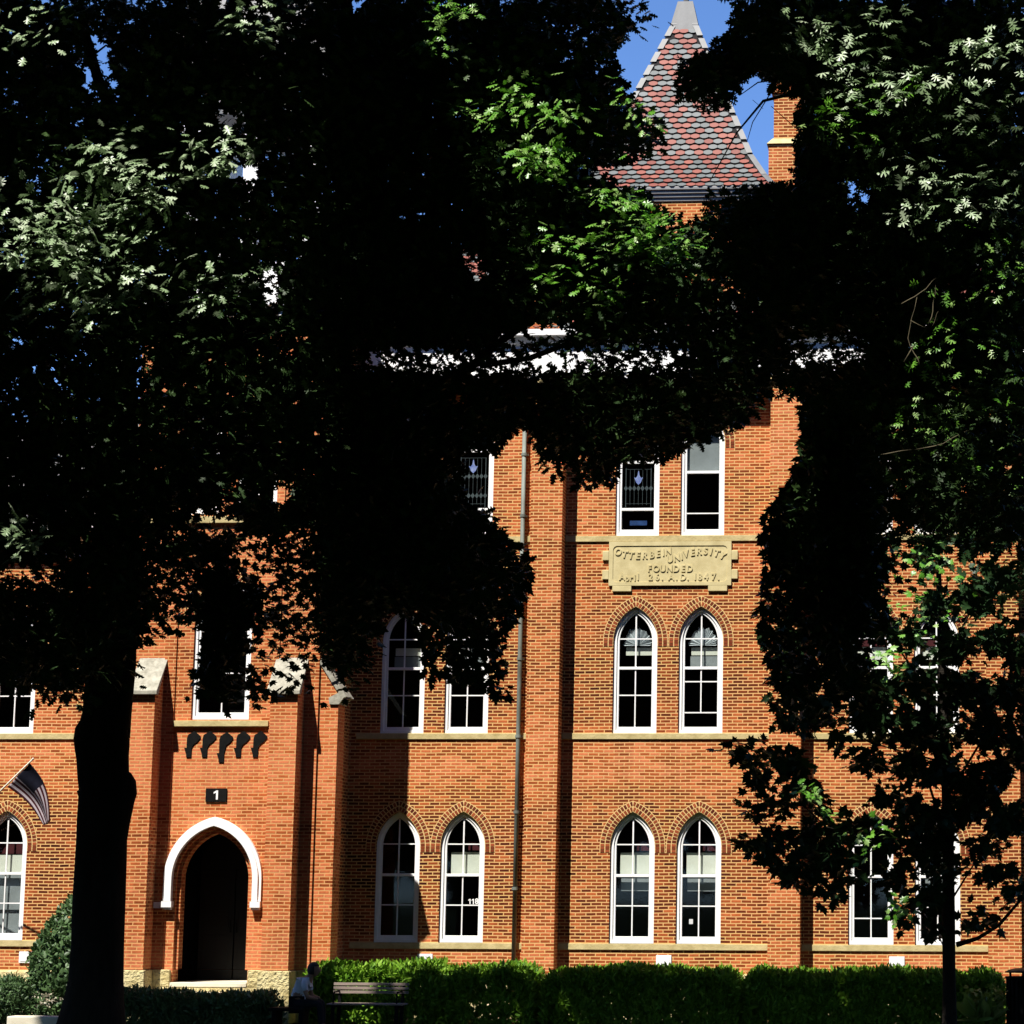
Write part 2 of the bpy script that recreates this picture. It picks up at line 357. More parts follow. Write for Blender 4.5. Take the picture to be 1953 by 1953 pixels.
# ---- windows
def ring(mb, o, i, y0, y1): mb.prism(o, [i], y0, y1)
def window(cx, row, wall_y=0., rails=(2.17,), vbar=(2.17, None), hbars=(1.56, 2.80), a=FW_A, z0=None, zs=None, h=None, blind=None, label=None, upper_v=True, lower_v=True, vlo=None):
    if z0 is None: z0, zs, h = ROWS[row]
    y = wall_y + .05
    m = MB(); O = arch(a-.002, z0+.001, zs, h-.003, 10, cx); I = arch_in(a, z0, zs, h, .07, .07, 10, cx)
    ring(m, O, I, y, y+.12)
    wnd = m.build('window', M['white'], hall, bevel=.006)
    if label: wnd['label'] = label
    m = MB(); I2 = arch_in(a, z0, zs, h, .12, .145, 10, cx); ring(m, arch_in(a, z0, zs, h, .0705, .0705, 10, cx), I2, y+.03, y+.09)
    gw = a-.12
    for z in rails: m.box(cx-gw+.001, cx+gw-.001, y+.022, y+.085, z-.028, z+.028)
    zt = zs + math.sqrt(max((a+(h*h-a*a)/(2*a)-.12)**2 - ((h*h-a*a)/(2*a))**2, 0))
    m.build('sash', M['white'], wnd, bevel=.004)
    mm = MB()
    for z in hbars: mm.box(cx-gw+.002, cx+gw-.002, y+.04, y+.07, z-.012, z+.012)
    lo, hi = vlo or z0+.146, zt-.02; r0 = rails[0]
    if lower_v: mm.box(cx-.012, cx+.012, y+.042, y+.068, lo, r0-.029)
    if upper_v: mm.box(cx-.014, cx+.014, y+.042, y+.068, r0+.029, hi)
    if mm.v: mm.build('muntin', M['white'], wnd)
    g = MB(); P = arch_in(a, z0, zs, h, .118, .14, 10, cx); g.add([(x, y+.055, z) for x, z in P], [tuple(range(len(P)))])
    g.build('pane', M['glass'], wnd)
    # brick rings over the arch
    if h > .3:
        c = (h*h-a*a)/(2*a); v = MB(); d0 = .012
        v.mi = 0
        o_ = arch_in(a, zs-.12, zs, h, -.215, 0, 14, cx); i_ = arch_in(a, zs-.12, zs, h, -.004, 0, 14, cx)
        o_ = o_[1:]; i_ = i_[1:]    # open at the foot: drop the base edge by joining strips
        o_.append((cx-a-.215, zs-.12)); i_.append((cx-a-.004, zs-.12))
        yb = wall_y-.004
        for q in range(len(o_)-1):
            v.add([(i_[q][0],yb,i_[q][1]),(o_[q][0],yb,o_[q][1]),(o_[q+1][0],yb,o_[q+1][1]),(i_[q+1][0],yb,i_[q+1][1])], [(0,1,2,3)])
        v.mi = 1
        for rin, rout in ((.014, .098), (.118, .2)):
            Rm = a+c+.06; t1 = math.atan2(math.sqrt((Rm+rin)**2-c*c), c)
            n = int(t1*(a+c+rout)/.072)
            for sgn in (1, -1):
                for q in range(n):
                    ta, tb = t1*q/n+.0115, t1*(q+1)/n-.0115
                    pts = []
                    for (r_, t_) in ((rin, ta), (rout, ta), (rout, tb), (rin, tb)):
                        x_ = -c+(a+c+r_)*math.cos(t_)
                        pts.append((cx+sgn*max(x_, .004), wall_y-.009, zs+(a+c+r_)*math.sin(t_)))
                    v.add(pts, [(0,1,2,3) if sgn > 0 else (3,2,1,0)])
                v.add([(cx+sgn*(a+rin), wall_y-.009, zs-.11),(cx+sgn*(a+rout), wall_y-.009, zs-.11),(cx+sgn*(a+rout), wall_y-.009, zs-.06),(cx+sgn*(a+rin), wall_y-.009, zs-.06)], [(0,1,2,3) if sgn > 0 else (3,2,1,0)])
                v.add([(cx+sgn*(a+rin), wall_y-.009, zs-.05),(cx+sgn*(a+rout), wall_y-.009, zs-.05),(cx+sgn*(a+rout), wall_y-.009, zs),(cx+sgn*(a+rin), wall_y-.009, zs)], [(0,1,2,3) if sgn > 0 else (3,2,1,0)])
        v.build('brick_arch', [M['mortar'], M['arch_brick']], wnd)
    return wnd
def panel(wnd, name, mat, cx, x0, x1, z0, z1, y=.2):
    m = MB(); m.box(cx+x0, cx+x1, y, y+.012, z0, z1); return m.build(name, mat, wnd)
def fan(wnd, cx, zb):
    m = MB(); n = 44; vs = [(cx, .20, zb)]; rr = random.Random(int(cx*100))
    for i in range(n+1):
        t = math.pi*i/n; r = .335*rr.uniform(.86,1.0) if i % 2 else .31*rr.uniform(.8,1)
        vs.append((cx+r*math.cos(t), .20+(.03 if i % 2 else -.0), zb+(.42 if .25<i/n<.75 else .38)*math.sin(t)*rr.uniform(.8,1)))
    m.add(vs, [(0, i, i+1) for i in range(1, n+1)]); m.build('fan_valance', M['valance'], wnd)

for x in COLS:
    kw = {}
    if x == -1.925: kw = dict(hbars=(1.33, 2.80))
    wnd = window(x, 1, **kw)
    if x in (-19.93,):
        panel(wnd, 'blind', M['blind_and_reflection_grey'], x, -.34, .34, .93, 2.15, .2); panel(wnd, 'blind', M['blind'], x, -.34, .34, 2.16, 2.56, .22)
        panel(wnd, 'curtain', M['red_cloth'], x, -.34, .34, 2.58, 2.78, .3)
    elif x not in (-11.655, -1.925):
        b0 = 2.0 if x in (-6.80, -5.435, -.575) else 2.2
        panel(wnd, 'blind', M['blind'], x, -.27, .36, 2.15, 2.64, .2)
        if b0 < 2.1: panel(wnd, 'blind', M['blind_and_reflection_grey'], x, -.25, .36, 1.86, 2.14, .22)
        panel(wnd, 'curtain', M['red_cloth'], x, .05, .36, 2.68, 2.86, .34)
    hb = (5.86, 7.03)
    if x == -5.435: hb = (6.14, 5.50, 7.03)
    wnd = window(x, 2, rails=(6.42,), hbars=hb, vlo=5.50 if x == -5.435 else None)
    if x in (-6.80, -5.435): fan(wnd, x+.02, 6.90)
    if x in (-6.80, -5.435, -10.31, -11.655):
        panel(wnd, 'blind', M['blind'], x, -.22, .36, 6.70, 6.86, .22)
        if x in (-5.435, -10.31, -11.655): panel(wnd, 'blind', M['blind_and_reflection_grey'], x, -.24, .36, 6.45, 6.68, .23)
    if x in (-1.925, -.575): panel(wnd, 'blind', M['blind'], x, -.3, .36, 6.6, 6.86, .22); panel(wnd, 'curtain', M['red_cloth'], x, -.3, .36, 6.88, 7.0, .25)
    if x > -15:
        rails = {-6.80: (10.75, 9.75), -10.31: (11.02, 9.77), -5.435: (10.53,)}.get(x, (10.6,))
        wnd = window(x, 3, rails=rails, hbars=(9.66,) if x == -5.435 else (), upper_v=False, lower_v=False)
        if x in (-6.80, -10.31, -1.925, -11.655):
            lo, hi = (rails[1] if len(rails) > 1 else 9.3)+.05, rails[0]-.05
            m = MB()
            def ln(x0, z0, x1, z1, w=.006):
                d = Vector((x1-x0, 0, z1-z0)).normalized(); nn = Vector((-d.z, 0, d.x))*w/2
                p = [Vector((x+x0,.125,z0)), Vector((x+x1,.125,z1))]
                m.add([p[0]-nn, p[1]-nn, p[1]+nn, p[0]+nn], [(0,1,2,3)])
            zr = [lo+(hi-lo)*.45] if x != -10.31 else [lo+(hi-lo)*.22, lo+(hi-lo)*.58]
            for i in range(-2, 3): ln(i*.088, lo+.05, i*.088, hi-.1, .006)
            for z in (lo+.08, hi-.09): ln(-.26, z, .26, z, .006)
            for sx in (-.265, .265): ln(sx, lo, sx, hi, .014)
            for z in zr:
                for i in range(-3, 4):
                    c = Vector((x+i*.088, .122, z)); m.add([c+Vector((-.044,0,0)), c+Vector((0,0,-.06)), c+Vector((.044,0,0)), c+Vector((0,0,.06))], [(0,1,2,3)])
            for sx in (-1, 1):      # curls in the upper light
                for k in range(4):
                    z = rails[0]+.08+k*.14; ln(sx*.1*(k % 2+.6), z, sx*(.2+.03*k), z+.08, .02)
            ln(0, rails[0]+.03, 0, rails[0]+.5, .007)
            m.build('leading', M['lead'], wnd)
            m = MB(); z = hi-.30; y_ = .119
            m.add([(x+p, y_, z+q) for p, q in ((0,-.12),(.05,-.07),(.072,-.01),(.095,.035),(.05,.028),(.022,.075),(.008,.17),(-.008,.17),(-.022,.075),(-.05,.028),(-.095,.035),(-.072,-.01),(-.05,-.07))], [tuple(range(13))])
            m.build('tulip_light', M['blue_glass'], wnd)
            if x == -6.80: panel(wnd, 'blue_reflection', M['reflection_blue'], x, -.17, .19, 9.42, 9.52, .13)  # bluish reflection in the lower pane, painted as a panel
        if x == -5.435:
            panel(wnd, 'blind', M['blind_and_reflection_grey'], x, -.34, .34, 10.56, 11.6, .18)  # not a blind: grey panel painted in for the upper pane's pale reflection
            for i in range(18):
                pass
def text_mesh(txt, size, loc, rot=0.0, ext=.006, shear=0.0, bold=.0, align='CENTER', squash=1.0):
    c = bpy.data.curves.new('t', 'FONT'); c.body = txt; c.size = size; c.extrude = ext; c.align_x = align; c.align_y = 'CENTER'
    c.offset = bold; c.shear = shear; c.resolution_u = 3
    o = bpy.data.objects.new('t', c); scene.collection.objects.link(o)
    bpy.context.view_layer.update()
    m = bpy.data.meshes.new_from_object(o.evaluated_get(bpy.context.evaluated_depsgraph_get()))
    bpy.data.objects.remove(o); bpy.data.curves.remove(c)
    mb = MB(); cs, sn = math.cos(rot), math.sin(rot)
    vs = []
    for v in m.vertices:
        x, z = v.co.x*squash, v.co.y
        vs.append((loc[0]+x*cs-z*sn, loc[1]-v.co.z, loc[2]+x*sn+z*cs))
    mb.v = vs; mb.f = [list(p.vertices) for p in m.polygons]; mb.m = [0]*len(mb.f)
    bpy.data.meshes.remove(m); return mb
def merge(a, b):
    k = len(a.v); a.v += b.v; a.f += [[i+k for i in f] for f in b.f]; a.m += b.m; return a

# window number 118 on the glass
ONE = [(.02,0),(.09,0),(.09,.36),(.03,.36),(-.07,.29),(-.07,.23),(.02,.27)]
t = text_mesh('8', .155, (-10.01, .098, 1.635), ext=.001, bold=.003)
for x in (-10.165, -10.095): t.prism([(x+p*.3, 1.58+q*.3) for p, q in ONE], [], .097, .099)
t.build('window_number', M['white'], hall)
m = MB(); m.box(-5.63,-5.55,.098,.101,1.2,1.30); m.build('window_sticker', M['grey_paint'], hall)

# ---- carved stone plaque
px0, px1, pz0, pz1 = -7.375, -4.815, 8.13, 9.054
pq = MB(); pq.box(px0, px1, -.03, -.001, pz0, pz1)
for s_ in (0, 1):
    for za, zb in ((8.26,8.46),(8.66,8.86)):
        xa = px0-.135 if s_ == 0 else px1+.001
        pq.box(xa, xa+.134, -.044, -.001, za, zb)
    xa = px0+.08 if s_ == 0 else px1-.08-.40
    pq.box(xa, xa+.40, -.044, -.001, pz0-.125, pz0-.001)
plq = pq.build('carved_plaque', M['plaque'], hall, bevel=.012)
def rrect(x0, x1, z0, z1, r, n=5):
    p = []
    for cx, cz, t0 in ((x1-r,z0+r,-90),(x1-r,z1-r,0),(x0+r,z1-r,90),(x0+r,z0+r,180)):
        for i in range(n+1):
            t = R(t0+90*i/n); p.append((cx+r*math.cos(t), cz+r*math.sin(t)))
    return p
b_ = MB(); b_.prism([(px0,pz0),(px1,pz0),(px1,pz1),(px0,pz1)], [rrect(px0+.085, px1-.085, pz0+.07, pz1-.09, .09)], -.045, -.0305)
b_.build('raised_border', M['plaque'], plq)
def pz(X, Y): # zoomed plaque crop -> facade x,z
    q = at(1130+X/6.44, 1010+Y/6.44, -.03); return q[0], q[2]
L = MB()
words = [("OTTERBEIN", [(312,275),(393,305),(472,318),(556,320),(640,318),(726,310),(803,295),(868,282),(930,268)], .16, .0, [ -6,-8,-6,0,2,6,8,9,10]),
         ("UNIVERSITY", [(948,362),(1032,346),(1092,330),(1146,300),(1226,280),(1306,268),(1386,264),(1454,272),(1522,290),(1596,318)], .16, .0, [14,14,14,14,10,4,0,-8,-14,-22]),
         ("FOUNDED", [(702,478),(783,478),(864,478),(946,478),(1028,478),(1112,478),(1194,478)], .15, 0, [0]*7),
         ("April", [(365,580),(425,592),(475,594),(522,590),(560,582)], .15, 0, [0]*5),
         ("26.", [(714,582),(796,582),(858,582)], .15, 0, [0]*3),
         ("A.D.", [(968,582),(1034,582),(1112,582),(1172,582)], .15, 0, [0]*4),
         ("1847.", [(1262,580),(1320,580),(1398,580),(1488,580),(1548,580)], .15, 0, [0]*5)]
for wd, pos, size, sh, rots in words:
    for ch, (X, Y), ro in zip(wd, pos, rots):
        size = .205 if wd in ('OTTERBEIN', 'UNIVERSITY') else .195
        x_, z_ = pz(X, Y)
        L = merge(L, text_mesh(ch, size*1.0, (x_, -.038, z_), R(ro), .009, .12 if size > .2 else 0, .006, squash=.88))
L.build('lettering', M['plaque'], plq)

# vents, downspout
for x in (-19.35, -11.025, -6.125, -1.40):
    m = MB(); m.box(x-.155, x+.155, -.035, -.001, .345, .575)
    m.box(x-.125, x+.125, -.042, -.0351, .375, .545)
    m.build('vent_cover', M['white'], hall, bevel=.006)
m = MB(); m.tube([(-9.19,-.12,12.3),(-9.185,-.12,6),(-9.18,-.12,-.1)], .048, 12)
m.build('downspout', M['pipe'], hall, smooth=True)
for z in (1.9, 3.45, 5.0, 6.6, 9.6, 10.9):
    m = MB(); m.lathe([(.05,-.03),(.062,-.03),(.062,.03),(.05,.03)], (-9.185,-.12,z), 12); m.box(-9.26,-9.11,-.08,-.001,z-.02,z+.02); m.build('downspout_collar', M['pipe'], hall)

# ---- main cornice and slate roof
m = MB()
m.box(-12.6, 3.5, -.52, .3, 12.43, 12.56); m.box(-12.6, 3.5, -.48, .3, 12.561, 13.14)
m.prism_x([(-.48,13.141),(-.54,13.2),(-.60,13.32),(-.66,13.34),(-.66,13.47),(.3,13.47),(.3,13.141)], -12.6, 3.5)
m.build('cornice', M['white'], hall)
m = MB(); m.box(-31,-16.45,-.1,.3,8.76,9.05); m.prism_x([(-.1,9.051),(-.42,9.3),(-.42,9.42),(.3,9.42),(.3,9.051)], -31, -16.45)
m.build('cornice', M['white'], hall)

def tiles(mb, p0, ux, up, W, H, tile=.2, row=.132, mask=None, off=0, red_grey=(0,1)):
    """hexagonal slates on a plane; p0 = bottom left, ux, up unit vectors; mask(u,v) keeps a tile"""
    p0, ux, up = Vector(p0), Vector(ux), Vector(up); nrm = ux.cross(up).normalized()
    if nrm.y > 0 and abs(nrm.y) > .3: nrm = -nrm
    nrows = int(H/row)+1
    for r_ in range(nrows):
        sh = .5*(r_ % 2)
        for c_ in range(-1, int(W/tile)+2):
            u = (c_+sh)*tile; v = r_*row
            if mask and not mask(u, v): continue
            if r_ % 2: red = ((c_ + (r_//2) % 2) // 1) % 2
            else: red = ((c_ + (r_//2)) // 2) % 2
            mb.mi = red_grey[0] if red else red_grey[1]
            hw, hs = tile*.485, row*.29
            poly = [(-hw,-hs),(0,-row*.60),(hw,-hs),(hw,hs+row*.1),(0,row*.68),(-hw,hs+row*.1)]
            lift = .022
            vs = []
            for dx, dy in poly:
                k = lift*(1-(dy/row+.6)/1.3)+.004
                vs.append(p0+ux*(u+dx)+up*(v+dy)+nrm*k)
            vs2 = [q-nrm*.02 for q in vs]
            mb.add(vs+vs2, [(0,1,2,3,4,5),(0,6,7,1),(1,7,8,2),(0,5,11,6),(2,8,9,3)])
# mansard of the main block
m = MB(); m.prism_x([(-.6,13.481),(1.6,15.9),(6,16.2),(6,13.481)], -12.5, 3.5); rf = m.build('main_roof', M['roof_under'], hall)
m = MB(); d = Vector((0, 2.2, 2.419)).normalized()
tiles(m, (-12.5,-.58,13.56), (1,0,0), d, 16, 3.0)
m.build('slates', [M['slate_red'], M['slate_grey']], rf)
m = MB(); m.prism_x([(-.35,9.421),(1.4,12.0),(8,12.2),(8,9.421)], -31, -16.45); m.build('wing_roof', M['metal_grey'], hall)
# grey sheet flashing and brick shoulder beside the tower
m = MB(); m.box(-9.25,-8.42,-.62,.9,13.49,14.35); m.build('brick_shoulder', M['brick'], hall)
m = MB(); m.hexa([(-10.5,-.47,13.49),(-9.26,-.47,13.49),(-9.26,0.2,13.49),(-10.5,0.2,13.49),(-10.3,-.12,13.95),(-9.26,-.12,14.05),(-9.26,.2,14.05),(-10.3,.2,13.95)]); m.build('roof_flashing', M['metal_grey'], hall)

# ---- slate roofed tower over the middle bay
TX0, TX1, TY0, TY1 = -8.22, -4.06, -.02, 4.15
m = MB(); m.box(TX0+.12, TX1-.12, TY0, TY1, 12.56, 16.36); m.build('tower_wall', M['brick'], hall)
m = MB()
for k in range(4):
    e = .03+.035*k; m.box(TX0+.06-e, TX1-.06+e, TY0-e, TY1+e, 16.361+.075*k, 16.361+.075*k+.0745)
m.build('tower_cornice', M['cornice_grey'], hall, bevel=.012)
tw = MB()
# bell-cast pyramid: rings (half width, z)
tcx, tcy = (TX0+TX1)/2, (TY0+TY1)/2
hw = (TX1-TX0)/2+.12
prof = [(hw, 16.661), (hw-.22, 16.95), (hw-.55, 17.5), (.28, 20.95), (.16, 21.25)]
for (r0, z0), (r1, z1) in zip(prof, prof[1:]):
    tw.hexa([(tcx-r0,tcy-r0,z0),(tcx+r0,tcy-r0,z0),(tcx+r0,tcy+r0,z0),(tcx-r0,tcy+r0,z0),(tcx-r1,tcy-r1,z1),(tcx+r1,tcy-r1,z1),(tcx+r1,tcy+r1,z1),(tcx-r1,tcy+r1,z1)])
trf = tw.build('tower_roof', M['roof_under'], hall)
tm = MB()
def rad_at(z):
    for (r0, z0), (r1, z1) in zip(prof, prof[1:]):
        if z0 <= z <= z1: return r0+(r1-r0)*(z-z0)/(z1-z0)
    return prof[-1][0]
for face in range(4):
    ca, sa = [(1,0),(0,1),(-1,0),(0,-1)][face]
    # walk up the slope row by row
    row, tile = .150, .2; sdist = 0; rows = []
    zc = 16.70
    while zc < 20.9:
        r_ = rad_at(zc); dr = (rad_at(zc+.02)-r_)/.02; step = row/math.sqrt(1+dr*dr)
        rows.append((zc, r_, dr)); zc += step
    for ri, (zc, r_, dr) in enumerate(rows):
        upz = 1/math.sqrt(1+dr*dr); upi = -dr*upz      # inward component
        sh = .5*(ri % 2); nmax = int(r_/tile)+2
        for c_ in range(-nmax, nmax+1):
            u = (c_+sh)*tile
            if abs(u) > r_-.11: continue
            red = (c_ % 2) if ri % 2 else ((c_+ri//2)//2) % 2
            if ri % 2 == 1 and (ri//2) % 2: red = 1-red
            tm.mi = 0 if red else 1
            hwid, hs = tile*.487, row*.24
            vs, vs2 = [], []
            for dx, dy in [(-hwid,-hs),(-hwid*.3,-row*.50),(hwid*.3,-row*.50),(hwid,-hs),(hwid,hs),(hwid*.3,row*.47),(-hwid*.3,row*.47),(-hwid,hs)]:
                k = .03*(1-(dy/row+.52))+.006
                uu = u+dx; inn = r_-upi*dy+k*upz; zz = zc+upz*dy+k*upi
                # local (uu along face, -inn outward)
                for lst, e in ((vs, 0), (vs2, .03)):
                    X, Y_ = uu, -(inn-e)
                    lst.append((tcx+X*ca-Y_*sa, tcy+X*sa+Y_*ca, zz))
            tm.add(vs+vs2, [tuple(range(8)),(0,8,9,1),(1,9,10,2),(2,10,11,3),(7,15,8,0),(3,11,12,4)])
tm.build('slates', [M['slate_red'], M['slate_grey']], trf)
for sx, sy in ((-1,-1),(1,-1),(1,1),(-1,1)):
    m = MB()
    for (r0, z0), (r1, z1) in zip(prof[:-1], prof[1:]):
        n = max(1, int((z1-z0)/.32))
        for i in range(n):
            a0, a1 = i/n+.012, (i+1)/n-.012
            ra, rb, za, zb = r0+(r1-r0)*a0, r0+(r1-r0)*a1, z0+(z1-z0)*a0, z0+(z1-z0)*a1
            w_ = .10
            # front leaf and side leaf of the hip cap
            for q in (0, 1):
                pts = []
                for r_, z_ in ((ra, za), (rb, zb)):
                    o1 = (sx*(r_+.03), sy*(r_+.03)); o2 = (sx*max(r_-w_, 0.0), sy*(r_+.03)) if q == 0 else (sx*(r_+.03), sy*max(r_-w_, 0.0))
                    pts += [(tcx+o1[0], tcy+o1[1], z_+.01), (tcx+o2[0], tcy+o2[1], z_+.01)]
                m.add([pts[0], pts[1], pts[3], pts[2]], [(0,1,2,3)])
    m.build('hip_cap', M['metal_grey'], trf)
m = MB(); r_ = .36
m.hexa([(tcx-r_,tcy-r_,20.72),(tcx+r_,tcy-r_,20.72),(tcx+r_,tcy+r_,20.72),(tcx-r_,tcy+r_,20.72)]+[(tcx+a*.17,tcy+b*.17,21.55) for a, b in ((-1,-1),(1,-1),(1,1),(-1,1))])
m.tube([(tcx,tcy,21.5),(tcx,tcy,22.6)], [.07,.02], 8); m.build('finial', M['metal_grey'], trf)

# ---- chimney
m = MB(); c0, c1 = -4.02, -3.38
m.box(c0-.1, c1+.1, .3, 1.15, 13.5, 17.70); m.box(c0, c1, .4, 1.05, 17.851, 18.86)
m.box(c0-.05, c1+.05, .35, 1.10, 18.861, 18.95); m.box(c0-.015, c1+.015, .385, 1.065, 18.951, 19.2); m.box(c0-.06, c1+.06, .34, 1.11, 19.201, 19.5)
ch = m.build('chimney', M['brick'], hall)
m = MB(); m.hexa([(c0-.14,.26,17.701),(c1+.14,.26,17.701),(c1+.14,1.19,17.701),(c0-.14,1.19,17.701),(c0-.02,.38,17.85),(c1+.02,.38,17.85),(c1+.02,1.07,17.85),(c0-.02,1.07,17.85)])
m.build('chimney_offset', M['stone'], ch); m = MB(); m.box(c0-.1, c1+.1, .3, 1.15, 19.501, 19.6); m.build('chimney_cap', M['stone'], ch)

# ---- entrance tower (porch)
PY = -2.55; porch_first = set(scene.objects)
dcx = -14.83
door_hole = arch(.745, -.6, 2.05, .97, 12, dcx)
pw = (-14.84, 5.17, 7.25, .85, .585)     # cx, z0, zs, h, a
w3 = [(-15.44,), (-14.26,)]
hol = [door_hole, arch(pw[4], pw[1], pw[2], pw[3], 10, pw[0])] + [arch(.42, 9.28, 11.1, .65, 8, x) for x in (-15.45, -14.25)]
m = MB(); m.prism([(-16.75,-.7),(-12.86,-.7),(-12.86,13.3),(-16.75,13.3)], hol, PY, PY+.35)
m.box(-16.75,-16.4,PY+.35,2.2,-.7,13.3); m.box(-13.2,-12.86,PY+.35,2.2,-.7,13.3); m.box(-16.4,-13.2,1.85,2.19,-.7,13.3)
m.build('entrance_tower', M['brick'], hall)
m = MB(); m.box(-16.39,-13.21,PY+1.8,PY+1.9,-.6,4.0); m.box(-16.39,-13.21,PY+.36,PY+1.8,4.1,4.2); m.box(-16.39,-13.21,PY+.9,PY+1.0,4.3,12.8)
m.build('interior_partition', M['dark'], hall)
# door leaves deep in the arch
for s_ in (-1, 1):
    m = MB(); x0, x1 = (dcx-.72, dcx-.012) if s_ < 0 else (dcx+.012, dcx+.72)
    m.box(x0, x1, PY+1.5, PY+1.56, .06, 2.25)
    for za, zb in ((.2,.95),(1.1,2.1)): m.box(x0+.1, x1-.1, PY+1.492, PY+1.4999, za, zb)
    d_ = m.build('door', M['door'], hall, bevel=.004)
    m = MB(); m.tube([(dcx+s_*.06, PY+1.44, 1.0), (dcx+s_*.06, PY+1.44, 1.25)], .012, 8); m.box(dcx+s_*.06-.012, dcx+s_*.06+.012, PY+1.44, PY+1.492, 1.0, 1.02); m.build('handle', M['iron'], d_)
m = MB(); m.prism(arch(.74, 2.26, 2.3, .7, 10, dcx), [], PY+1.5, PY+1.55); m.build('transom', M['door'], hall)
m = MB(); m.box(dcx-.76, dcx+.76, PY-.1, PY+1.7, -.03, .055); m.box(dcx-.95, dcx+.95, PY-.55, PY-.101, -.3, -.12); m.build('door_step', M['concrete'], hall, bevel=.01)
# inner brick reveal ring and white hood mould
m = MB(); ring(m, arch_in(.745, .3, 2.05, .97, -.001, 0, 12, dcx), arch_in(.745, .3, 2.05, .97, .075, 0, 12, dcx), PY+.09, PY+.34)
m.build('arch_reveal', M['brick'], hall)
def hood(mb, a_in, a_out, zlow, zs, h, y0, y1):
    d = a_out-.745; di = a_in-.745
    o_ = arch_in(.745, zlow, zs, h, -d, 0, 14, dcx)[1:]; i_ = arch_in(.745, zlow, zs, h, -di, 0, 14, dcx)[1:]
    o_.append((dcx-a_out, zlow)); i_.append((dcx-a_in, zlow))
    for q in range(len(o_)-1):
        a, b2, c2, d2 = i_[q], o_[q], o_[q+1], i_[q+1]
        mb.add([(p[0], y0, p[1]) for p in (a, b2, c2, d2)]+[(p[0], y1, p[1]) for p in (a, b2, c2, d2)],
               [(0,1,2,3),(0,3,7,4),(1,5,6,2),(0,4,5,1) if q == 0 else (3,2,6,7)])
m = MB(); hood(m, .805, .915, 1.62, 2.05, .97, PY-.13, PY-.001); hood(m, .916, .975, 1.62, 2.05, .97, PY-.09, PY-.001)
for s_ in (-1, 1):
    m.box(dcx+s_*.88-.10, dcx+s_*.88+.10, PY-.15, PY-.001, 1.50, 1.615); m.box(dcx+s_*.88-.08, dcx+s_*.88+.08, PY-.12, PY-.001, 1.45, 1.499)
    if s_ < 0: m.box(dcx-1.14, dcx-.981, PY-.12, PY-.001, 1.48, 1.60)
m.build('hood_mould', M['white'], hall)
# buttresses with sloped stone caps
def buttress(x0, x1, yb, d, zt, zc):
    m = MB(); m.box(x0, x1, yb-d, yb-.001, .31, zc-.001)
    m.hexa([(x0,yb-d,zc),(x1,yb-d,zc),(x1,yb-.001,zc),(x0,yb-.001,zc),(x0,yb-.02,zt),(x1,yb-.02,zt),(x1,yb-.001,zt),(x0,yb-.001,zt)])
    b = m.build('buttress', M['brick'], hall)
    m = MB(); e = .06; t = .07
    m.hexa([(x0-e,yb-d-.09,zc-.10),(x1+e,yb-d-.09,zc-.10),(x1+e,yb-d+.02,zc-.10),(x0-e,yb-d+.02,zc-.10),(x0-e,yb-d-.09,zc-.02),(x1+e,yb-d-.09,zc-.02),(x1+e,yb-.0,zt+.07),(x0-e,yb-.0,zt+.07)])
    m.build('buttress_cap', M['cap_stone'], b, bevel=.012)
    m = MB(); m.hexa([(x0-.07,yb-d-.09,-.7),(x1+.07,yb-d-.09,-.7),(x1+.07,yb-.001,-.7),(x0-.07,yb-.001,-.7),(x0-.04,yb-d-.05,.3),(x1+.04,yb-d-.05,.3),(x1+.04,yb-.001,.3),(x0-.04,yb-.001,.3)])
    o = m.build('buttress_base', M['rough_stone'], b, bevel=.02)
buttress(-16.45,-15.99, PY, .52, 6.33, 5.72)
buttress(-13.68,-13.14, PY, .52, 6.33, 5.72)
m = MB(); m.box(-13.84,-13.681, PY-.035, PY-.001, .31, 11.5); m.box(-13.139,-12.86, PY-.035, PY-.001, .31, 11.5); m.box(-15.989,-15.76, PY-.035, PY-.001, .31, 11.5); m.build('wall_strip', M['brick'], hall)
# side buttress facing right, its sloped cap in profile
m = MB(); m.prism([(-12.855,.31),(-12.47,.31),(-12.47,5.68),(-12.85,6.25)], [], PY+.02, PY+.55); sb = m.build('buttress', M['brick'], hall)
m = MB(); m.prism([(-12.66,5.60),(-12.64,5.47),(-12.45,5.47),(-12.36,5.60),(-12.30,5.62),(-12.83,6.38),(-12.87,6.30),(-12.47,5.70)], [], PY-.02, PY+.59); m.build('buttress_cap', M['cap_stone'], sb)
m = MB(); m.box(-13.1,-12.40,PY-.05,PY+.6,-.7,.30); m.box(-15.95,-13.75,PY-.09,PY-.001,-.7,-.031); m.box(-15.95,-15.60,PY-.09,PY-.001,-.0309,.30); m.box(-14.06,-13.75,PY-.09,PY-.001,-.0309,.30); m.build('stone_base', M['rough_stone'], hall, bevel=.02)
m = MB(); m.box(-15.76,-13.84,PY-.07,PY-.001,5.03,5.145); m.build('sill_course', M['stone'], hall, bevel=.008)
m = MB(); m.box(-16.75,-12.86,PY-.07,PY-.001,9.1,9.24); m.build('sill_course', M['stone'], hall, bevel=.008)
wnd = window(pw[0], 0, PY, rails=(6.95,), hbars=(6.1,), a=pw[4], z0=pw[1], zs=pw[2], h=pw[3])
for x in (-15.45,-14.25): window(x, 0, PY, rails=(10.3,), hbars=(), a=.42, z0=9.28, zs=11.1, h=.65)
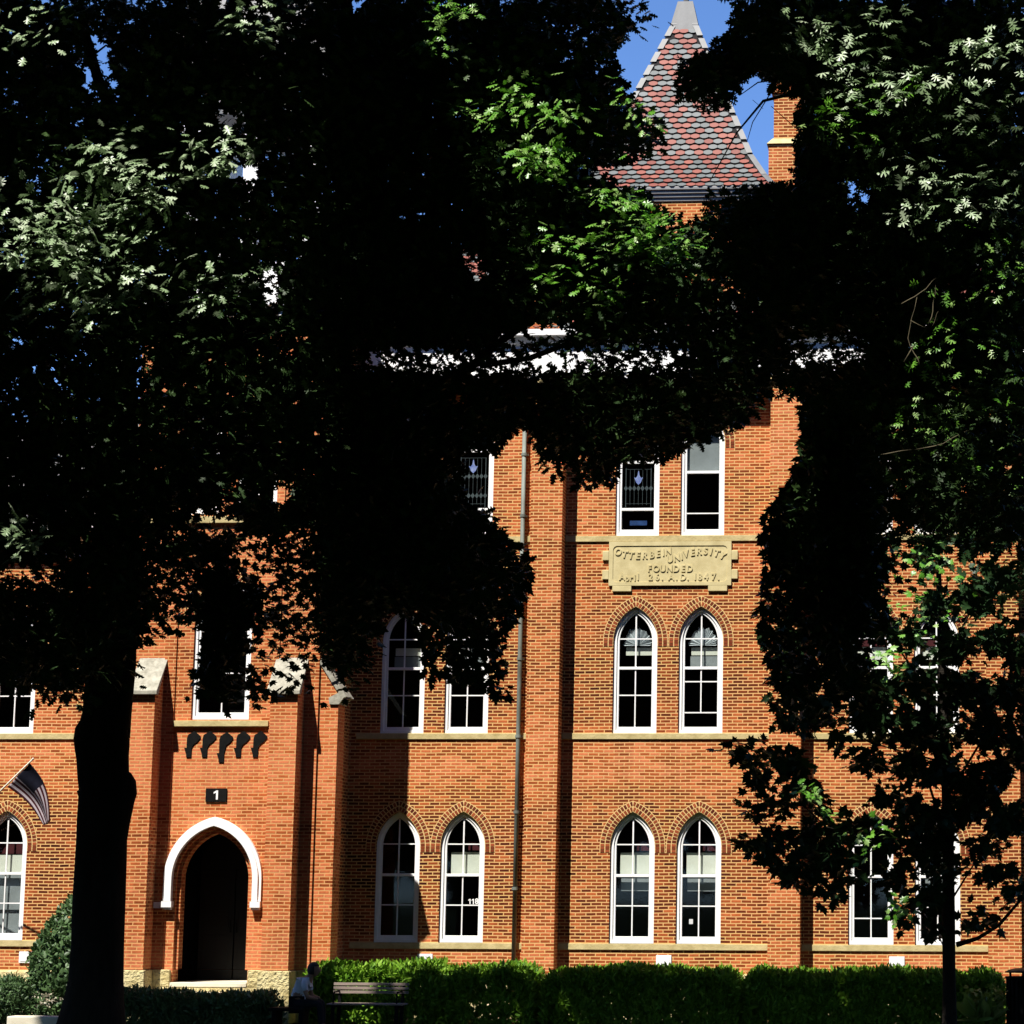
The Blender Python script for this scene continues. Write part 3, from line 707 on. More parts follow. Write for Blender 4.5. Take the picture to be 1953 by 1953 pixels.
# white wooden belfry over the entrance tower
def frame_box(m, x0, x1, y0, y1, z0, z1, t):
    m.box(x0, x1, y0, y0+t, z0, z1); m.box(x0, x1, y1-t, y1, z0, z1); m.box(x0, x0+t, y0+t, y1-t, z0, z1); m.box(x1-t, x1, y0+t, y1-t, z0, z1)
m = MB(); frame_box(m, -16.95, -12.66, PY-.2, 2.4, 13.301, 13.5, .5); frame_box(m, -17.05, -12.56, PY-.3, 2.5, 13.5005, 13.75, .6); m.build('tower_cornice', M['white'], hall, bevel=.02)
bx0_, bx1_, by0, by1 = -16.3, -13.3, PY+.45, PY+3.45
m = MB()
for x in (bx0_, bx1_-.42, (bx0_+bx1_)/2-.16):
    for y in (by0, by1-.42):
        m.box(x, x+(.42 if x != (bx0_+bx1_)/2-.16 else .32), y, y+.42, 14.6, 17.9)
frame_box(m, bx0_-.05, bx1_+.05, by0-.05, by1+.05, 13.7505, 14.599, .3); frame_box(m, bx0_-.06, bx1_+.06, by0-.06, by1+.06, 17.9005, 18.5, .4); frame_box(m, bx0_-.3, bx1_+.3, by0-.3, by1+.3, 18.5005, 18.75, .7)
m.build('belfry', M['white'], hall, bevel=.015)
m = MB(); m.box(-16.7,-12.9,PY+.02,2.15,13.2,13.29); m.build('belfry_deck', M['metal_grey'], hall)
cx_, cy_ = (bx0_+bx1_)/2, (by0+by1)/2
m = MB(); m.add([(bx0_-.35,by0-.35,18.7505),(bx1_+.35,by0-.35,18.7505),(bx1_+.35,by1+.35,18.7505),(bx0_-.35,by1+.35,18.7505),(cx_,cy_,26)], [(0,3,2,1),(0,1,4),(1,2,4),(2,3,4),(3,0,4)]); m.build('belfry_spire', M['metal_grey'], hall)
# black plates cut to the outline of corbel shadows under the sill
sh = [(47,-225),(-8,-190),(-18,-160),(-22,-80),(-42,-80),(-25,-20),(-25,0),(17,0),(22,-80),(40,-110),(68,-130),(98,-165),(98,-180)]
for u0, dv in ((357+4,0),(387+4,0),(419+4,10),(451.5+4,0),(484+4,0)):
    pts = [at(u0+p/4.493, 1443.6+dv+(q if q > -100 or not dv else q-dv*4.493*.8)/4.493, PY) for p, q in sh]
    m = MB(); m.prism([(p[0]-.12, p[2]) for p in pts], [], PY-.02, PY-.001); m.build('corbel_shadow', M['iron'], hall)
# house number plate
m = MB(); m.box(-15.05,-14.63,PY-.03,PY-.001,3.555,3.815); sg = m.build('number_plate', M['iron'], hall)
m = MB(); m.prism([(-14.85+p*.55, 3.595+q*.5) for p, q in ONE], [], PY-.036, PY-.0301); m.build('numeral', M['white'], sg)

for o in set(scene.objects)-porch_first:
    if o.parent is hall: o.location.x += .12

# ------------------------------------------------------------------ flag on its bracket
fl = empty('wall_flag', (-20.0, -.02, 3.45), 'striped flag hanging limp from a slanting cream pole on the brick wall', 'flag')
Yf = -1.0
pa, pb = at(-150, 1655, -.02), at(63, 1447, -2.4)
m = MB(); m.tube([pa, pb], .018, 10); m.lathe([(.001,-.03),(.03,0),(.001,.03)], pb, 10); m.build('pole', M['pole'], fl, smooth=True)
# cloth corners read from the photograph: hoist runs along the pole, fly hangs to the lower right
h0, h1 = at(57, 1455, -2.33), at(14, 1500, -1.88)
f0, f1 = at(95, 1567, -2.3), at(85, 1574, -2.1)
fm = MB(); NU, NV = 26, 26
grid = []
for j in range(NV+1):
    for i in range(NU+1):
        u, v = i/NU, j/NV                     # u to the fly, v from top of hoist to bottom
        top = h0*(1-u)+f0*u + np.array([.10*math.sin(math.pi*u), 0, .10*math.sin(math.pi*u)])
        bot = h1*(1-u)+f1*u + np.array([.07*math.sin(math.pi*u), 0, .04*math.sin(math.pi*u)])
        p = top*(1-v)+bot*v; p[1] += .05*math.sin(v*9+u*3)*(.3+u); grid.append(p)
fm.v = [tuple(p) for p in grid]
for j in range(NV):
    for i in range(NU):
        k = j*(NU+1)+i; fm.f.append([k, k+1, k+NU+2, k+NU+1])
        stripe = int(v13*1) if False else int(j/NV*13)
        fm.m.append(0 if (i/NU < .42 and j/NV < .54) else (1 if stripe % 2 == 0 else 2))
fl_o = fm.build('cloth', [M['flag_navy'], M['flag_red'], M['flag_white']], fl, smooth=True)
md = fl_o.modifiers.new('s', 'SOLIDIFY'); md.thickness = .004
# ------------------------------------------------------------------ leaves
def tmpl(half, droop=.16, fold=.32):
    pts = [(0, 0)] + half + [(0, 1)] + [(-x, y) for x, y in half[::-1]]
    P = np.array([(0, .5)] + pts); z = -fold*np.abs(P[:, 0]) - droop*(P[:, 1]-.3)**2
    V = np.column_stack([P, z]); n = len(pts)
    return V, np.array([(0, 1+i, 1+(i+1) % n) for i in range(n)])
T_OAK = tmpl([(.05,.10),(.22,.16),(.11,.28),(.38,.40),(.13,.50),(.36,.68),(.11,.74),(.19,.90)])
T_PIN = tmpl([(.03,.10),(.26,.14),(.05,.28),(.46,.42),(.05,.50),(.42,.74),(.06,.74),(.16,.90)])
T_MAPLE = tmpl([(.06,.0),(.28,-.06),(.22,.10),(.52,.24),(.30,.36),(.46,.62),(.20,.58),(.12,.80)])
T_BLOB = tmpl([(.32,.25),(.36,.65)], .25, .3)
T_NEEDLE = tmpl([(.16,.3),(.15,.7)], .1, .3)
T_OVAL = tmpl([(.22,.2),(.28,.5),(.17,.8)], .15, .3)

def unit(v): return v/np.maximum(np.linalg.norm(v, axis=-1, keepdims=True), 1e-9)
def leaf_mesh(name, groups, mats, parent=None):
    """groups: list of (template, pos, normal, direction, size, material index) -> one mesh object"""
    VV, FF, MI, base = [], [], [], 0
    for T, P, Nn, D, S, mi in groups:
        if len(P) == 0: continue
        V, F = T
        n = unit(Nn); d = D - n*np.sum(D*n, 1, keepdims=True); d = unit(d); s = np.cross(d, n)
        W = P[:, None, :] + S[:, None, None]*(V[None, :, 0, None]*s[:, None] + (V[None, :, 1, None])*d[:, None] + V[None, :, 2, None]*n[:, None])
        k = len(V); VV.append(W.reshape(-1, 3))
        FF.append((F[None] + (base + np.arange(len(P))*k)[:, None, None]).reshape(-1, 3)); MI.append(np.full(len(P)*len(F), mi, np.int32))
        base += len(P)*k
    V = np.concatenate(VV).astype(np.float32); F = np.concatenate(FF).astype(np.int32); MI = np.concatenate(MI)
    me = bpy.data.meshes.new(name)
    me.vertices.add(len(V)); me.vertices.foreach_set('co', V.ravel())
    me.loops.add(F.size); me.loops.foreach_set('vertex_index', F.ravel())
    me.polygons.add(len(F)); me.polygons.foreach_set('loop_start', np.arange(0, F.size, 3, dtype=np.int32)); me.polygons.foreach_set('loop_total', np.full(len(F), 3, np.int32))
    for m in mats: me.materials.append(m)
    me.polygons.foreach_set('material_index', MI); me.update(calc_edges=True); me.validate()
    o = bpy.data.objects.new(name, me); return link(o, parent)

def inpoly(x, y, poly):
    r = np.zeros(len(x), bool); n = len(poly)
    for i in range(n):
        x0, y0 = poly[i]; x1, y1 = poly[(i+1) % n]
        c = ((y0 > y) != (y1 > y)); r ^= c & (x < (x1-x0)*(y-y0)/((y1-y0) or 1e-9)+x0)
    return r
def at_arr(x, y, Y):        # 1932-px photograph coordinates
    d = RT*(x[:, None]*K-PPX) + DN*(y[:, None]*K-PPY) + FW*FPX
    return CAM + d*((Y-CAM[1])/d[:, 1])[:, None]
def proj_d(P): u, v = proj(P); return u/K, v/K

# limit surface: the crowns stay under it so that their shade ends at the hedges
TAN = SUN[2]/-SUN[1]; XS = SUN[0]/SUN[1]
def limit(P):
    d = -P[:, 1]-3.0; xl = P[:, 0] + XS*d
    h = np.interp(xl, [-19.5,-15.9,-15.5,-13.4,-12.7,-10.1,-9.7,-8.3,-8.0,-4.6,-4.2,-1.0,-.6,-.2], [-5.4,-5.4,-.6,-.6,-1.45,-1.3,-.06,-.06,.6,.6,-.08,-.08,-.08,-2.2])
    h = h + .09*np.sin(xl*3.1) + .07*np.sin(xl*7.3+1) + .05*np.sin(xl*17+P[:, 1]*2)
    return TAN*d + h
# where the photograph looks through the foliage: (polygon in 1932-px photo coordinates, share of leaves kept)
CLEAR = [
 ([(1150,95),(1185,60),(1240,78),(1288,40),(1310,0),(1395,0),(1378,60),(1330,95),(1290,112),(1275,150),(1290,195),(1345,205),(1372,200),(1395,150),(1425,130),(1452,145),(1450,190),(1452,165),(1512,180),(1508,290),(1500,345),(1440,352),(1335,368),(1335,410),(1285,425),(1250,400),(1210,362),(1125,335),(1118,312),(1190,300),(1248,285),(1250,225),(1190,185),(1165,130)], 0),
 ([(1050,80),(1085,65),(1095,110),(1055,115)], .35), ([(1010,60),(1130,20),(1160,50),(1060,130)], .75),
 ([(160,58),(188,60),(215,85),(205,120),(225,150),(222,190),(205,170),(192,130),(178,150),(182,185),(155,165),(140,115),(150,110),(175,130),(172,95)], .0),
 ([(405,205),(440,205),(462,245),(415,240)], .1), ([(425,270),(490,320),(470,345),(430,345)], .25), ([(500,495),(530,500),(525,580),(495,575)], .2),
 ([(725,405),(835,388),(832,400),(740,414)], .0), ([(650,0),(700,0),(672,28),(650,40)], .2), ([(655,35),(672,35),(665,55),(650,50)], .1),
 ([(278,655),(292,655),(284,690),(276,690)], .0), ([(55,325),(75,325),(85,370),(60,370)], .3), ([(1575,340),(1640,335),(1650,385),(1600,385)], .3),
 ([(870,475),(910,480),(925,520),(885,525)], .35), ([(990,605),(1085,605),(1080,645),(1000,640)], .04), ([(940,628),(995,612),(998,660),(925,655)], .1),
 ([(660,650),(1290,645),(1290,705),(660,705)], .47), ([(1490,630),(1640,625),(1630,685),(1500,690)], .45), ([(1000,660),(1080,660),(1080,690),(1010,695)], .1),
 ([(930,880),(945,830),(985,800),(1002,812),(1030,900),(1090,918),(1160,910),(1168,868),(1240,872),(1290,845),(1300,832),(1330,840),(1340,812),(1372,818),(1420,780),(1432,745),(1512,742),(1512,850),(1490,915),(1450,960),(1432,1010),(1448,1080),(1425,1160),(1448,1260),(1410,1400),(1000,1320),(958,1300),(950,1240),(955,1190),(990,1130),(1002,1080),(990,1040),(925,985),(940,930)], 0),
 ([(868,845),(935,845),(932,1000),(915,965),(868,955)], .05), ([(845,735),(880,735),(885,765),(850,765)], .3),
 ([(455,905),(475,905),(470,935),(450,950)], .0), ([(515,905),(552,905),(545,960),(515,960)], .05), ([(405,975),(450,975),(450,1005),(405,1000)], .15),
 ([(440,1020),(600,980),(600,1140),(520,1100),(505,1160),(440,1170)], .5), ([(520,1000),(590,1000),(585,1080),(530,1090)], .3),
 ([(0,1055),(110,1060),(110,1105),(0,1110)], .45), ([(260,1225),(320,1195),(345,1175),(372,1175),(365,1275),(330,1360),(260,1250)], .1),
 ([(720,1140),(765,1160),(795,1180),(800,1300),(850,1300),(920,1310),(955,1320),(955,1400),(700,1400),(715,1200)], .0),
 ([(470,1180),(520,1180),(600,1220),(620,1300),(540,1290),(510,1310),(475,1250)], .45)]
CLEAR += [([(362,1190),(386,1190),(382,1258),(358,1258)], 0), ([(357,1295),(380,1285),(376,1365),(355,1365)], 0), ([(456,1230),(480,1230),(474,1262),(455,1262)], .0), ([(450,1290),(476,1300),(476,1365),(450,1365)], 0), ([(440,1110),(505,1100),(500,1170),(440,1160)], .85), ([(520,1000),(600,1000),(600,1210),(560,1210),(520,1100)], .55), ([(590,1200),(620,1250),(645,1320),(600,1320)], 0.1)]
crng = np.random.default_rng(5)
for n_, x0, x1, y0, y1, sh in ((60, 0, 720, 0, 340, .15), (24, 0, 300, 330, 1000, .2), (16, 720, 1160, 20, 600, .2), (46, 1400, 1932, 0, 1000, .2)):
    for _ in range(n_):
        x, y, r = crng.uniform(x0, x1), crng.uniform(y0, y1), crng.uniform(4, 9)
        CLEAR.append(([(x+r*math.cos(t)*crng.uniform(.5, 1.4), y+r*math.sin(t)*crng.uniform(.5, 1.4)) for t in np.linspace(0, 6.0, 7)], sh))
def keep(P, extra=1.0):
    x, y = proj_d(P); k = np.ones(len(P))
    for poly, s in CLEAR: k[inpoly(x, y, poly)] = s**1.7
    return rng.random(len(P)) < k

def sample_poly(poly, n):
    p = np.array(poly); lo, hi = p.min(0), p.max(0); X, Yv = [], []; c = 0
    while c < n:
        x = rng.uniform(lo[0], hi[0], n*2); y = rng.uniform(lo[1], hi[1], n*2); k = inpoly(x, y, poly)
        X.append(x[k]); Yv.append(y[k]); c += k.sum()
    return np.concatenate(X)[:n], np.concatenate(Yv)[:n]
def spray(C, per, sig, size, up=1.0, droop=.5, back=.32):
    """leaf positions around spray centres C: a flat fan of leaves round a twig"""
    n = len(C)*per; c = np.repeat(C, per, 0)
    nr = unit(rng.normal(0, .42, (len(C), 3)) + np.array([0, back, up])); nr = np.repeat(nr, per, 0)
    off = rng.normal(0, sig, (n, 3)); off -= nr*np.sum(off*nr, 1, keepdims=True)*.75
    D = unit(off + np.array([0, 0, -droop*sig]) + rng.normal(0, sig*.4, (n, 3)))
    N = unit(nr + rng.normal(0, .36, (n, 3)))
    return c+off, N, D, size*rng.uniform(.7, 1.15, n)

# trees: trunk foot, outline read from the photograph
def trunk_from_profile(prof, Y):
    pts, rad = [], []
    for v, l, r in prof:
        a, b = at(l, v, Y), at(r, v, Y); pts.append((a+b)/2); rad.append(abs(b[0]-a[0])/2)
    return pts, rad
SITES = {}
def tree(key, name, foot, label, group=None):
    SITES[key] = empty(name, (foot[0], foot[1], G), label, 'tree', group); return SITES[key]
tA = tree('A', 'oak_tree', (-12.85, -14), 'tall oak with a thick knotted black trunk beside the arched doorway')
tB = tree('B', 'oak_tree', (-14.5, -9), 'oak whose low leaf clusters hang before the windows right of the entrance tower')
tC = tree('C', 'pin_oak_tree', (2.2, -17), 'pin oak with star shaped lit leaves filling the upper right corner')
tD = tree('D', 'maple_tree', (at(1810,1870,-6.4)[0], -6.4), 'slender young maple in front of the long hedge and the right hand windows')
GR = {k: [] for k in 'ABCD'}

MASS = [  # tree, polygon, depth range, sprays, leaves per spray, spray sigma, template, size, material index
 ('A', [(-240,0),(720,0),(700,330),(640,640),(600,900),(560,1000),(480,1010),(440,900),(330,1000),(300,1180),(250,1225),(160,1285),(60,1275),(0,1235),(-150,1180),(-260,900),(-290,400)], (-17.5,-12.6), 2500, 12, .24, T_OAK, .175),
 ('A', [(340,1290),(352,1230),(400,1150),(440,1160),(520,1230),(500,1290),(480,1330),(400,1310)], (-13,-12.2), 60, 11, .14, T_MAPLE, .16),
 ('A', [(330,1010),(440,1010),(450,1150),(400,1175),(345,1170)], (-13,-12.2), 50, 11, .16, T_MAPLE, .16),
 ('A', [(0,1230),(180,1240),(150,1290),(60,1285),(0,1260)], (-14,-12.5), 60, 11, .15, T_OAK, .16),
 ('A', [(430,960),(560,900),(620,960),(600,1200),(560,1290),(510,1290),(470,1200),(440,1130)], (-13.5,-12.4), 150, 11, .2, T_MAPLE, .16),
 ('B', [(640,0),(1180,0),(1165,120),(1200,180),(1245,260),(1190,300),(1110,330),(1240,370),(1250,430),(1330,420),(1440,360),(1500,560),(1510,720),(1440,735),(1400,800),(1290,830),(1150,870),(1080,850),(1000,830),(930,830),(870,840),(860,900),(890,1000),(950,1050),(950,1110),(900,1170),(860,1170),(780,1150),(700,1170),(620,1290),(590,1200),(570,1000),(620,600)], (-17,-12.4), 3300, 12, .23, T_OAK, .170),
 ('B', [(620,890),(870,900),(925,1000),(955,1050),(955,1110),(910,1180),(850,1170),(780,1150),(700,1160),(625,1310)], (-13.2,-12.2), 260, 12, .2, T_MAPLE, .16),
 ('B', [(995,790),(1055,770),(1060,870),(1025,890),(1000,870)], (-12.8,-12.2), 14, 11, .13, T_MAPLE, .15),
 ('B', [(1080,830),(1180,800),(1175,870),(1150,905),(1095,915)], (-12.8,-12.2), 26, 11, .13, T_MAPLE, .15),
 ('B', [(1225,800),(1300,800),(1280,875),(1250,880)], (-12.8,-12.2), 14, 11, .12, T_MAPLE, .15),
 ('B', [(1000,740),(1430,720),(1390,810),(1200,840),(1050,800)], (-13.2,-12.2), 90, 11, .17, T_MAPLE, .15),
 ('C', [(1270,90),(1300,70),(1400,0),(1510,0),(1500,160),(1440,190),(1390,150),(1350,205),(1285,185)], (-17,-15), 75, 12, .17, T_OAK, .14),
 ('C', [(1400,0),(1932,0),(1932,1000),(1700,1000),(1640,760),(1530,760),(1500,700),(1440,520),(1335,400),(1440,370),(1500,330),(1500,150),(1440,130)], (-20,-14), 2300, 12, .23, T_PIN, .155),
 ('C', [(1535,740),(1640,740),(1650,1130),(1600,1220),(1545,1230),(1515,1150),(1500,1040),(1512,940),(1528,860)], (-14.5,-12.6), 420, 12, .2, T_MAPLE, .155)]
LIT = [   # sun flecks, leaves in lightened colours: tree, polygon, depth, sprays, per, sigma, template, size, material index
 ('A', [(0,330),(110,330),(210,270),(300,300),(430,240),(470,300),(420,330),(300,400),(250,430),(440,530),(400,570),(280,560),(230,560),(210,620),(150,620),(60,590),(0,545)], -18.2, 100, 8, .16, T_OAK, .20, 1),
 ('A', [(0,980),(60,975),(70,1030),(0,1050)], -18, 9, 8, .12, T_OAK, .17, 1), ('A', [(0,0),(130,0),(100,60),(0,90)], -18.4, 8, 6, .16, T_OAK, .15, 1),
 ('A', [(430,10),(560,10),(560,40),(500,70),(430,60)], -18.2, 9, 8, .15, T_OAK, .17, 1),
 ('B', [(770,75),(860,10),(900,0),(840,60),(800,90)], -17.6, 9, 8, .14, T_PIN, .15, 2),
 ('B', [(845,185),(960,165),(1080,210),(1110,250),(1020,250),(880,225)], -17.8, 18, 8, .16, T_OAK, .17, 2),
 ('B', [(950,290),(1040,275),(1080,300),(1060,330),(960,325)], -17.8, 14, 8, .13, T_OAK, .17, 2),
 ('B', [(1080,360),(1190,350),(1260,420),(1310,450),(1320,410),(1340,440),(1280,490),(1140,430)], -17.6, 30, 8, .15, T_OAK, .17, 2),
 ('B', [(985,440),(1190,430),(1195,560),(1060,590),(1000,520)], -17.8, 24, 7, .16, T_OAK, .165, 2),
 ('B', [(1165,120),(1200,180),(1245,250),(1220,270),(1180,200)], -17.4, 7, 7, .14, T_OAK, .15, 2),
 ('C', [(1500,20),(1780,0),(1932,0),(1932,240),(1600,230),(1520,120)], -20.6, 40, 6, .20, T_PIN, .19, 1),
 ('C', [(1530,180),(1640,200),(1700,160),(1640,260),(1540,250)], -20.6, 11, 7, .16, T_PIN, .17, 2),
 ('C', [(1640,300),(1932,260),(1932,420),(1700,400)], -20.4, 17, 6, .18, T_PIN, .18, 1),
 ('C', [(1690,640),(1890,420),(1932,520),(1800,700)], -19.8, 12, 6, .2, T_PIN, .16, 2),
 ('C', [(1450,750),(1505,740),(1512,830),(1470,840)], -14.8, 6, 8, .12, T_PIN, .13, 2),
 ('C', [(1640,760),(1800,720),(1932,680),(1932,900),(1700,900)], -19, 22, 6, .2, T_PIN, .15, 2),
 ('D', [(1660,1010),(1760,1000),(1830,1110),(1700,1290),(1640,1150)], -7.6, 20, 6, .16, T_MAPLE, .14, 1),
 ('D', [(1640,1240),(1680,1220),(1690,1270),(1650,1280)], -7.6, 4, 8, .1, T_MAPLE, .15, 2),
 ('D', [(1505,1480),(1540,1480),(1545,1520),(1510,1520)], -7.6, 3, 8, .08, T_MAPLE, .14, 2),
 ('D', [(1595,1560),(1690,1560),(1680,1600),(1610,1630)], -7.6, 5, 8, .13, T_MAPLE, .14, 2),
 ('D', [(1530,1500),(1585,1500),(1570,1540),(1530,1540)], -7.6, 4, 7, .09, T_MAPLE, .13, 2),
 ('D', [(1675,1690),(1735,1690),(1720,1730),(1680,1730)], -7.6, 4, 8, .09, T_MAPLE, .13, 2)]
FINE = []
for key, poly, (ya, yb), ns, per, sig, T, size in MASS:
    ns = int(ns*({'A': 2.2, 'B': 1.5, 'C': 1.45}[key] if ns > 1000 else 1.3))
    x, y = sample_poly(poly, ns); Yd = rng.uniform(ya, yb, ns)
    C = at_arr(x, y, Yd); P, N, D, S = spray(C, per, sig, size)
    FINE.append([key, T, P, N, D, S, 0])
def margin(P, m):
    x, y = proj_d(P); ok = np.ones(len(P), bool)
    for dx, dy in ((m,0),(-m,0),(0,m),(0,-m),(.7*m,.7*m),(-.7*m,.7*m)):
        for poly, s in CLEAR: ok &= ~inpoly(x+dx, y+dy, poly)
    return ok
FILL = []
for key, poly, (ya, yb), ns, per, sig, T, size in MASS:      # broad leaf clumps deep inside the crowns
    n = int(ns*1.5); x, y = sample_poly(poly, n); ok = np.ones(n, bool)
    for dx, dy in ((26,0),(-26,0),(0,26),(0,-26),(18,18),(-18,18)):
        xx, yy = x+dx, y+dy; ok &= inpoly(xx, yy, poly) | (xx < 0) | (xx > 1932) | (yy < 0)
    P = at_arr(x[ok], y[ok], rng.uniform(ya*.35+yb*.65, yb, ok.sum())); P = P[margin(P, 16)]; n = len(P)
    FILL.append([key, T_BLOB, P, unit(rng.normal(0,.6,(n,3))+np.array([0,-.6,.5])), rng.normal(0,1,(n,3)), rng.uniform(.22,.36,n), 0])
# young maple: clumps read from the photograph
CL = [(1390,1410,20),(1430,1430,26),(1470,1420,24),(1440,1470,22),(1500,1450,30),(1540,1500,30),(1480,1520,24),(1425,1530,20),(1460,1580,28),(1520,1570,36),(1570,1570,34),(1440,1610,22),(1480,1630,24),(1540,1630,32),(1410,1590,14),(1590,1620,28),(1570,1680,24),(1600,1655,20),(1500,1655,18),(1620,1560,24),
 (1480,1200,36),(1500,1250,32),(1480,1300,24),(1470,1345,22),(1500,1370,18),(1530,1330,30),(1565,1350,22),(1590,1300,30),(1590,1390,16),
 (1640,1430,32),(1665,1500,22),(1705,1440,32),(1720,1520,38),(1680,1570,28),(1735,1600,40),(1690,1655,28),(1750,1690,30),(1705,1725,18),(1765,1750,16),(1840,1500,52),(1880,1450,44),(1900,1540,40),(1850,1600,30),(1880,1640,22),(1915,1680,22),(1835,1735,18),(1870,1725,18),(1900,1300,46),(1860,1370,46),(1925,1400,34),(1780,1450,40),(1785,1550,40),(1780,1640,30),(1640,1350,44),(1700,1370,44),(1760,1380,44),(1820,1300,50),(1610,1250,44),(1660,1300,40),(1730,1290,40),(1800,1220,46),(1890,1210,44),(1560,1200,44),(1620,1160,40),(1700,1200,36),(1760,1140,40),(1850,1120,44),(1910,1090,40),(1650,1060,36),(1760,1040,36),(1840,1010,40),(1580,1120,36),(1900,990,40)]
cx, cy, cn = [], [], []
for x, y, r in CL:
    n = max(3, int(r*r/86)); cx += list(rng.normal(x, r*.40, n)); cy += list(rng.normal(y, r*.36, n))
cx, cy = np.array(cx), np.array(cy); Yd = rng.uniform(-7.4, -5.4, len(cx))
P, N, D, S = spray(at_arr(cx, cy, Yd), 9, .105, .20, .8, 1.0, .62); FINE.append(['D', T_MAPLE, P, N, D, S, 0])
def clumps(key, lst, ya, yb, T, size, per=10, sig=.10):
    ex, ey = [], []
    for x, y, r in lst:
        n = max(3, int(r*r/60)); ex += list(rng.normal(x, r*.42, n)); ey += list(rng.normal(y, r*.38, n))
    ex, ey = np.array(ex), np.array(ey)
    P, N, D, S = spray(at_arr(ex, ey, rng.uniform(ya, yb, len(ex))), per, sig, size, .8, 1.0, .5); FINE.append([key, T, P, N, D, S, 0])
clumps('C', [(1500,900,24),(1485,935,26),(1465,965,22),(1490,990,24),(1450,1012,22),(1475,1040,24),(1440,1080,15),(1465,1080,24),(1452,1112,22),(1432,1160,18),(1470,1150,24),(1450,1195,18),(1475,1235,26),(1505,1275,26),(1540,1260,26),(1600,1240,26),(1480,1290,16),(1520,1320,18),(1512,800,18)], -13.4, -12.4, T_MAPLE, .165)
clumps('A', [(415,1105,26),(455,1125,26),(395,1145,22),(485,1165,18),(440,1165,22),(470,1100,20),(425,1075,24)], -13.2, -12.4, T_MAPLE, .165)
clumps('B', [(985,1060,15),(988,1100,18),(965,1140,20),(952,1180,16),(905,1205,26),(932,1250,20),(940,1292,15),(882,1268,20),(852,1228,20),(812,1200,20),(832,1258,14),(792,1225,12),(935,1012,18),(922,982,14),(975,1085,18),(770,1190,14)], -12.9, -12.2, T_MAPLE, .165)
clumps('C', [(1310,100,20),(1340,120,28),(1370,150,30),(1400,120,28),(1330,160,24),(1360,185,22),(1300,130,14),(1420,90,24),(1440,150,14),(1300,178,12),(1380,80,26),(1288,92,8),(1330,85,18),(1440,110,24),(1450,70,26),(1400,50,24)], -17, -15.5, T_PIN, .15)
LP = [np.array([atd(x, y, Yq) for x, y, Yq in ((1702,575,-20.8),(1725,560,-20.8),(1750,545,-20.8),(1775,520,-20.9),(1705,680,-20.8),(1732,640,-20.8),(1760,600,-20.8),(1763,570,-20.8),(1766,540,-20.8),(1660,857,-20),(1700,850,-20),(1760,842,-20),(1800,825,-20))])]
for key, poly, Yd, ns, per, sig, T, size, mi in LIT:
    x, y = sample_poly(poly, ns); C = at_arr(x, y, rng.uniform(Yd-.25, Yd+.25, ns)); LP.append(C)
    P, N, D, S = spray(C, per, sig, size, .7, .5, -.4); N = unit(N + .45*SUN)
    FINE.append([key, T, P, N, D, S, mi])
LP = np.concatenate(LP)
def carve(P, r):           # leave the sun's way to the lit clusters open
    k = np.ones(len(P), bool)
    for c in LP:
        d = P-c; t = d @ SUN; q = np.sum(d*d, 1)-t*t
        k &= ~((t > .25) & (q < r*r))
    return k
for f in FINE+FILL:
    key, T, P, N, D, S, mi = f
    k = keep(P)
    if key != 'D': k &= P[:, 2] < limit(P)
    if mi == 0: k &= carve(P, .26 if key != 'D' else .2)
    GR[key].append((T, P[k], N[k], D[k], S[k], mi))
# upper crowns above the picture, in broader leaf clumps: they cast the shade
NU_ = 90000
P = np.column_stack([rng.uniform(-27, 9, NU_), rng.uniform(-38, -11.5, NU_), rng.uniform(5, 28, NU_)])
ztop = np.interp(P[:, 1], [-50, -35, -20, 0], [1.9, 7.65, 13.45, 21.2])
k = (P[:, 2] > np.maximum(ztop+.55, 6.5)) & (P[:, 2] < limit(P)) & (P[:, 2] < 25.5+1.5*np.sin(P[:, 0]*.7)*np.cos(P[:, 1]*.6))
P = P[k]; P = P[carve(P, .42)]
tE = tree('E', 'oak_tree', (-15.5, -27), 'oak spreading its crown over the lawn left of the view')
tF = tree('F', 'oak_tree', (4.5, -29), 'oak spreading its crown over the lawn right of the view')
ks = list('ABCEF'); cen = np.array([SITES[q].location[:2] for q in ks])
own = np.argmin(((P[:, None, :2]-cen[None])**2).sum(2), 1)
GR['E'] = []; GR['F'] = []
for i, q in enumerate(ks):
    p = P[own == i]; n = len(p)
    GR[q].append((T_BLOB, p, unit(rng.normal(0, .6, (n, 3))+np.array([0,0,1])), rng.normal(0, 1, (n, 3)), rng.uniform(.45, .8, n), 0))
MATS = {'A': 'oak oak_sunlit sunlit_green', 'B': 'oak oak_sunlit sunlit_green', 'C': 'oak oak_sunlit sunlit_green', 'D': 'maple sunlit_green sunlit_green', 'E': 'oak', 'F': 'oak'}  # dark leaf first, then the copies painted sunlit
for q in GR: leaf_mesh('crown', GR[q], [M[z] for z in MATS[q].split()], SITES[q])

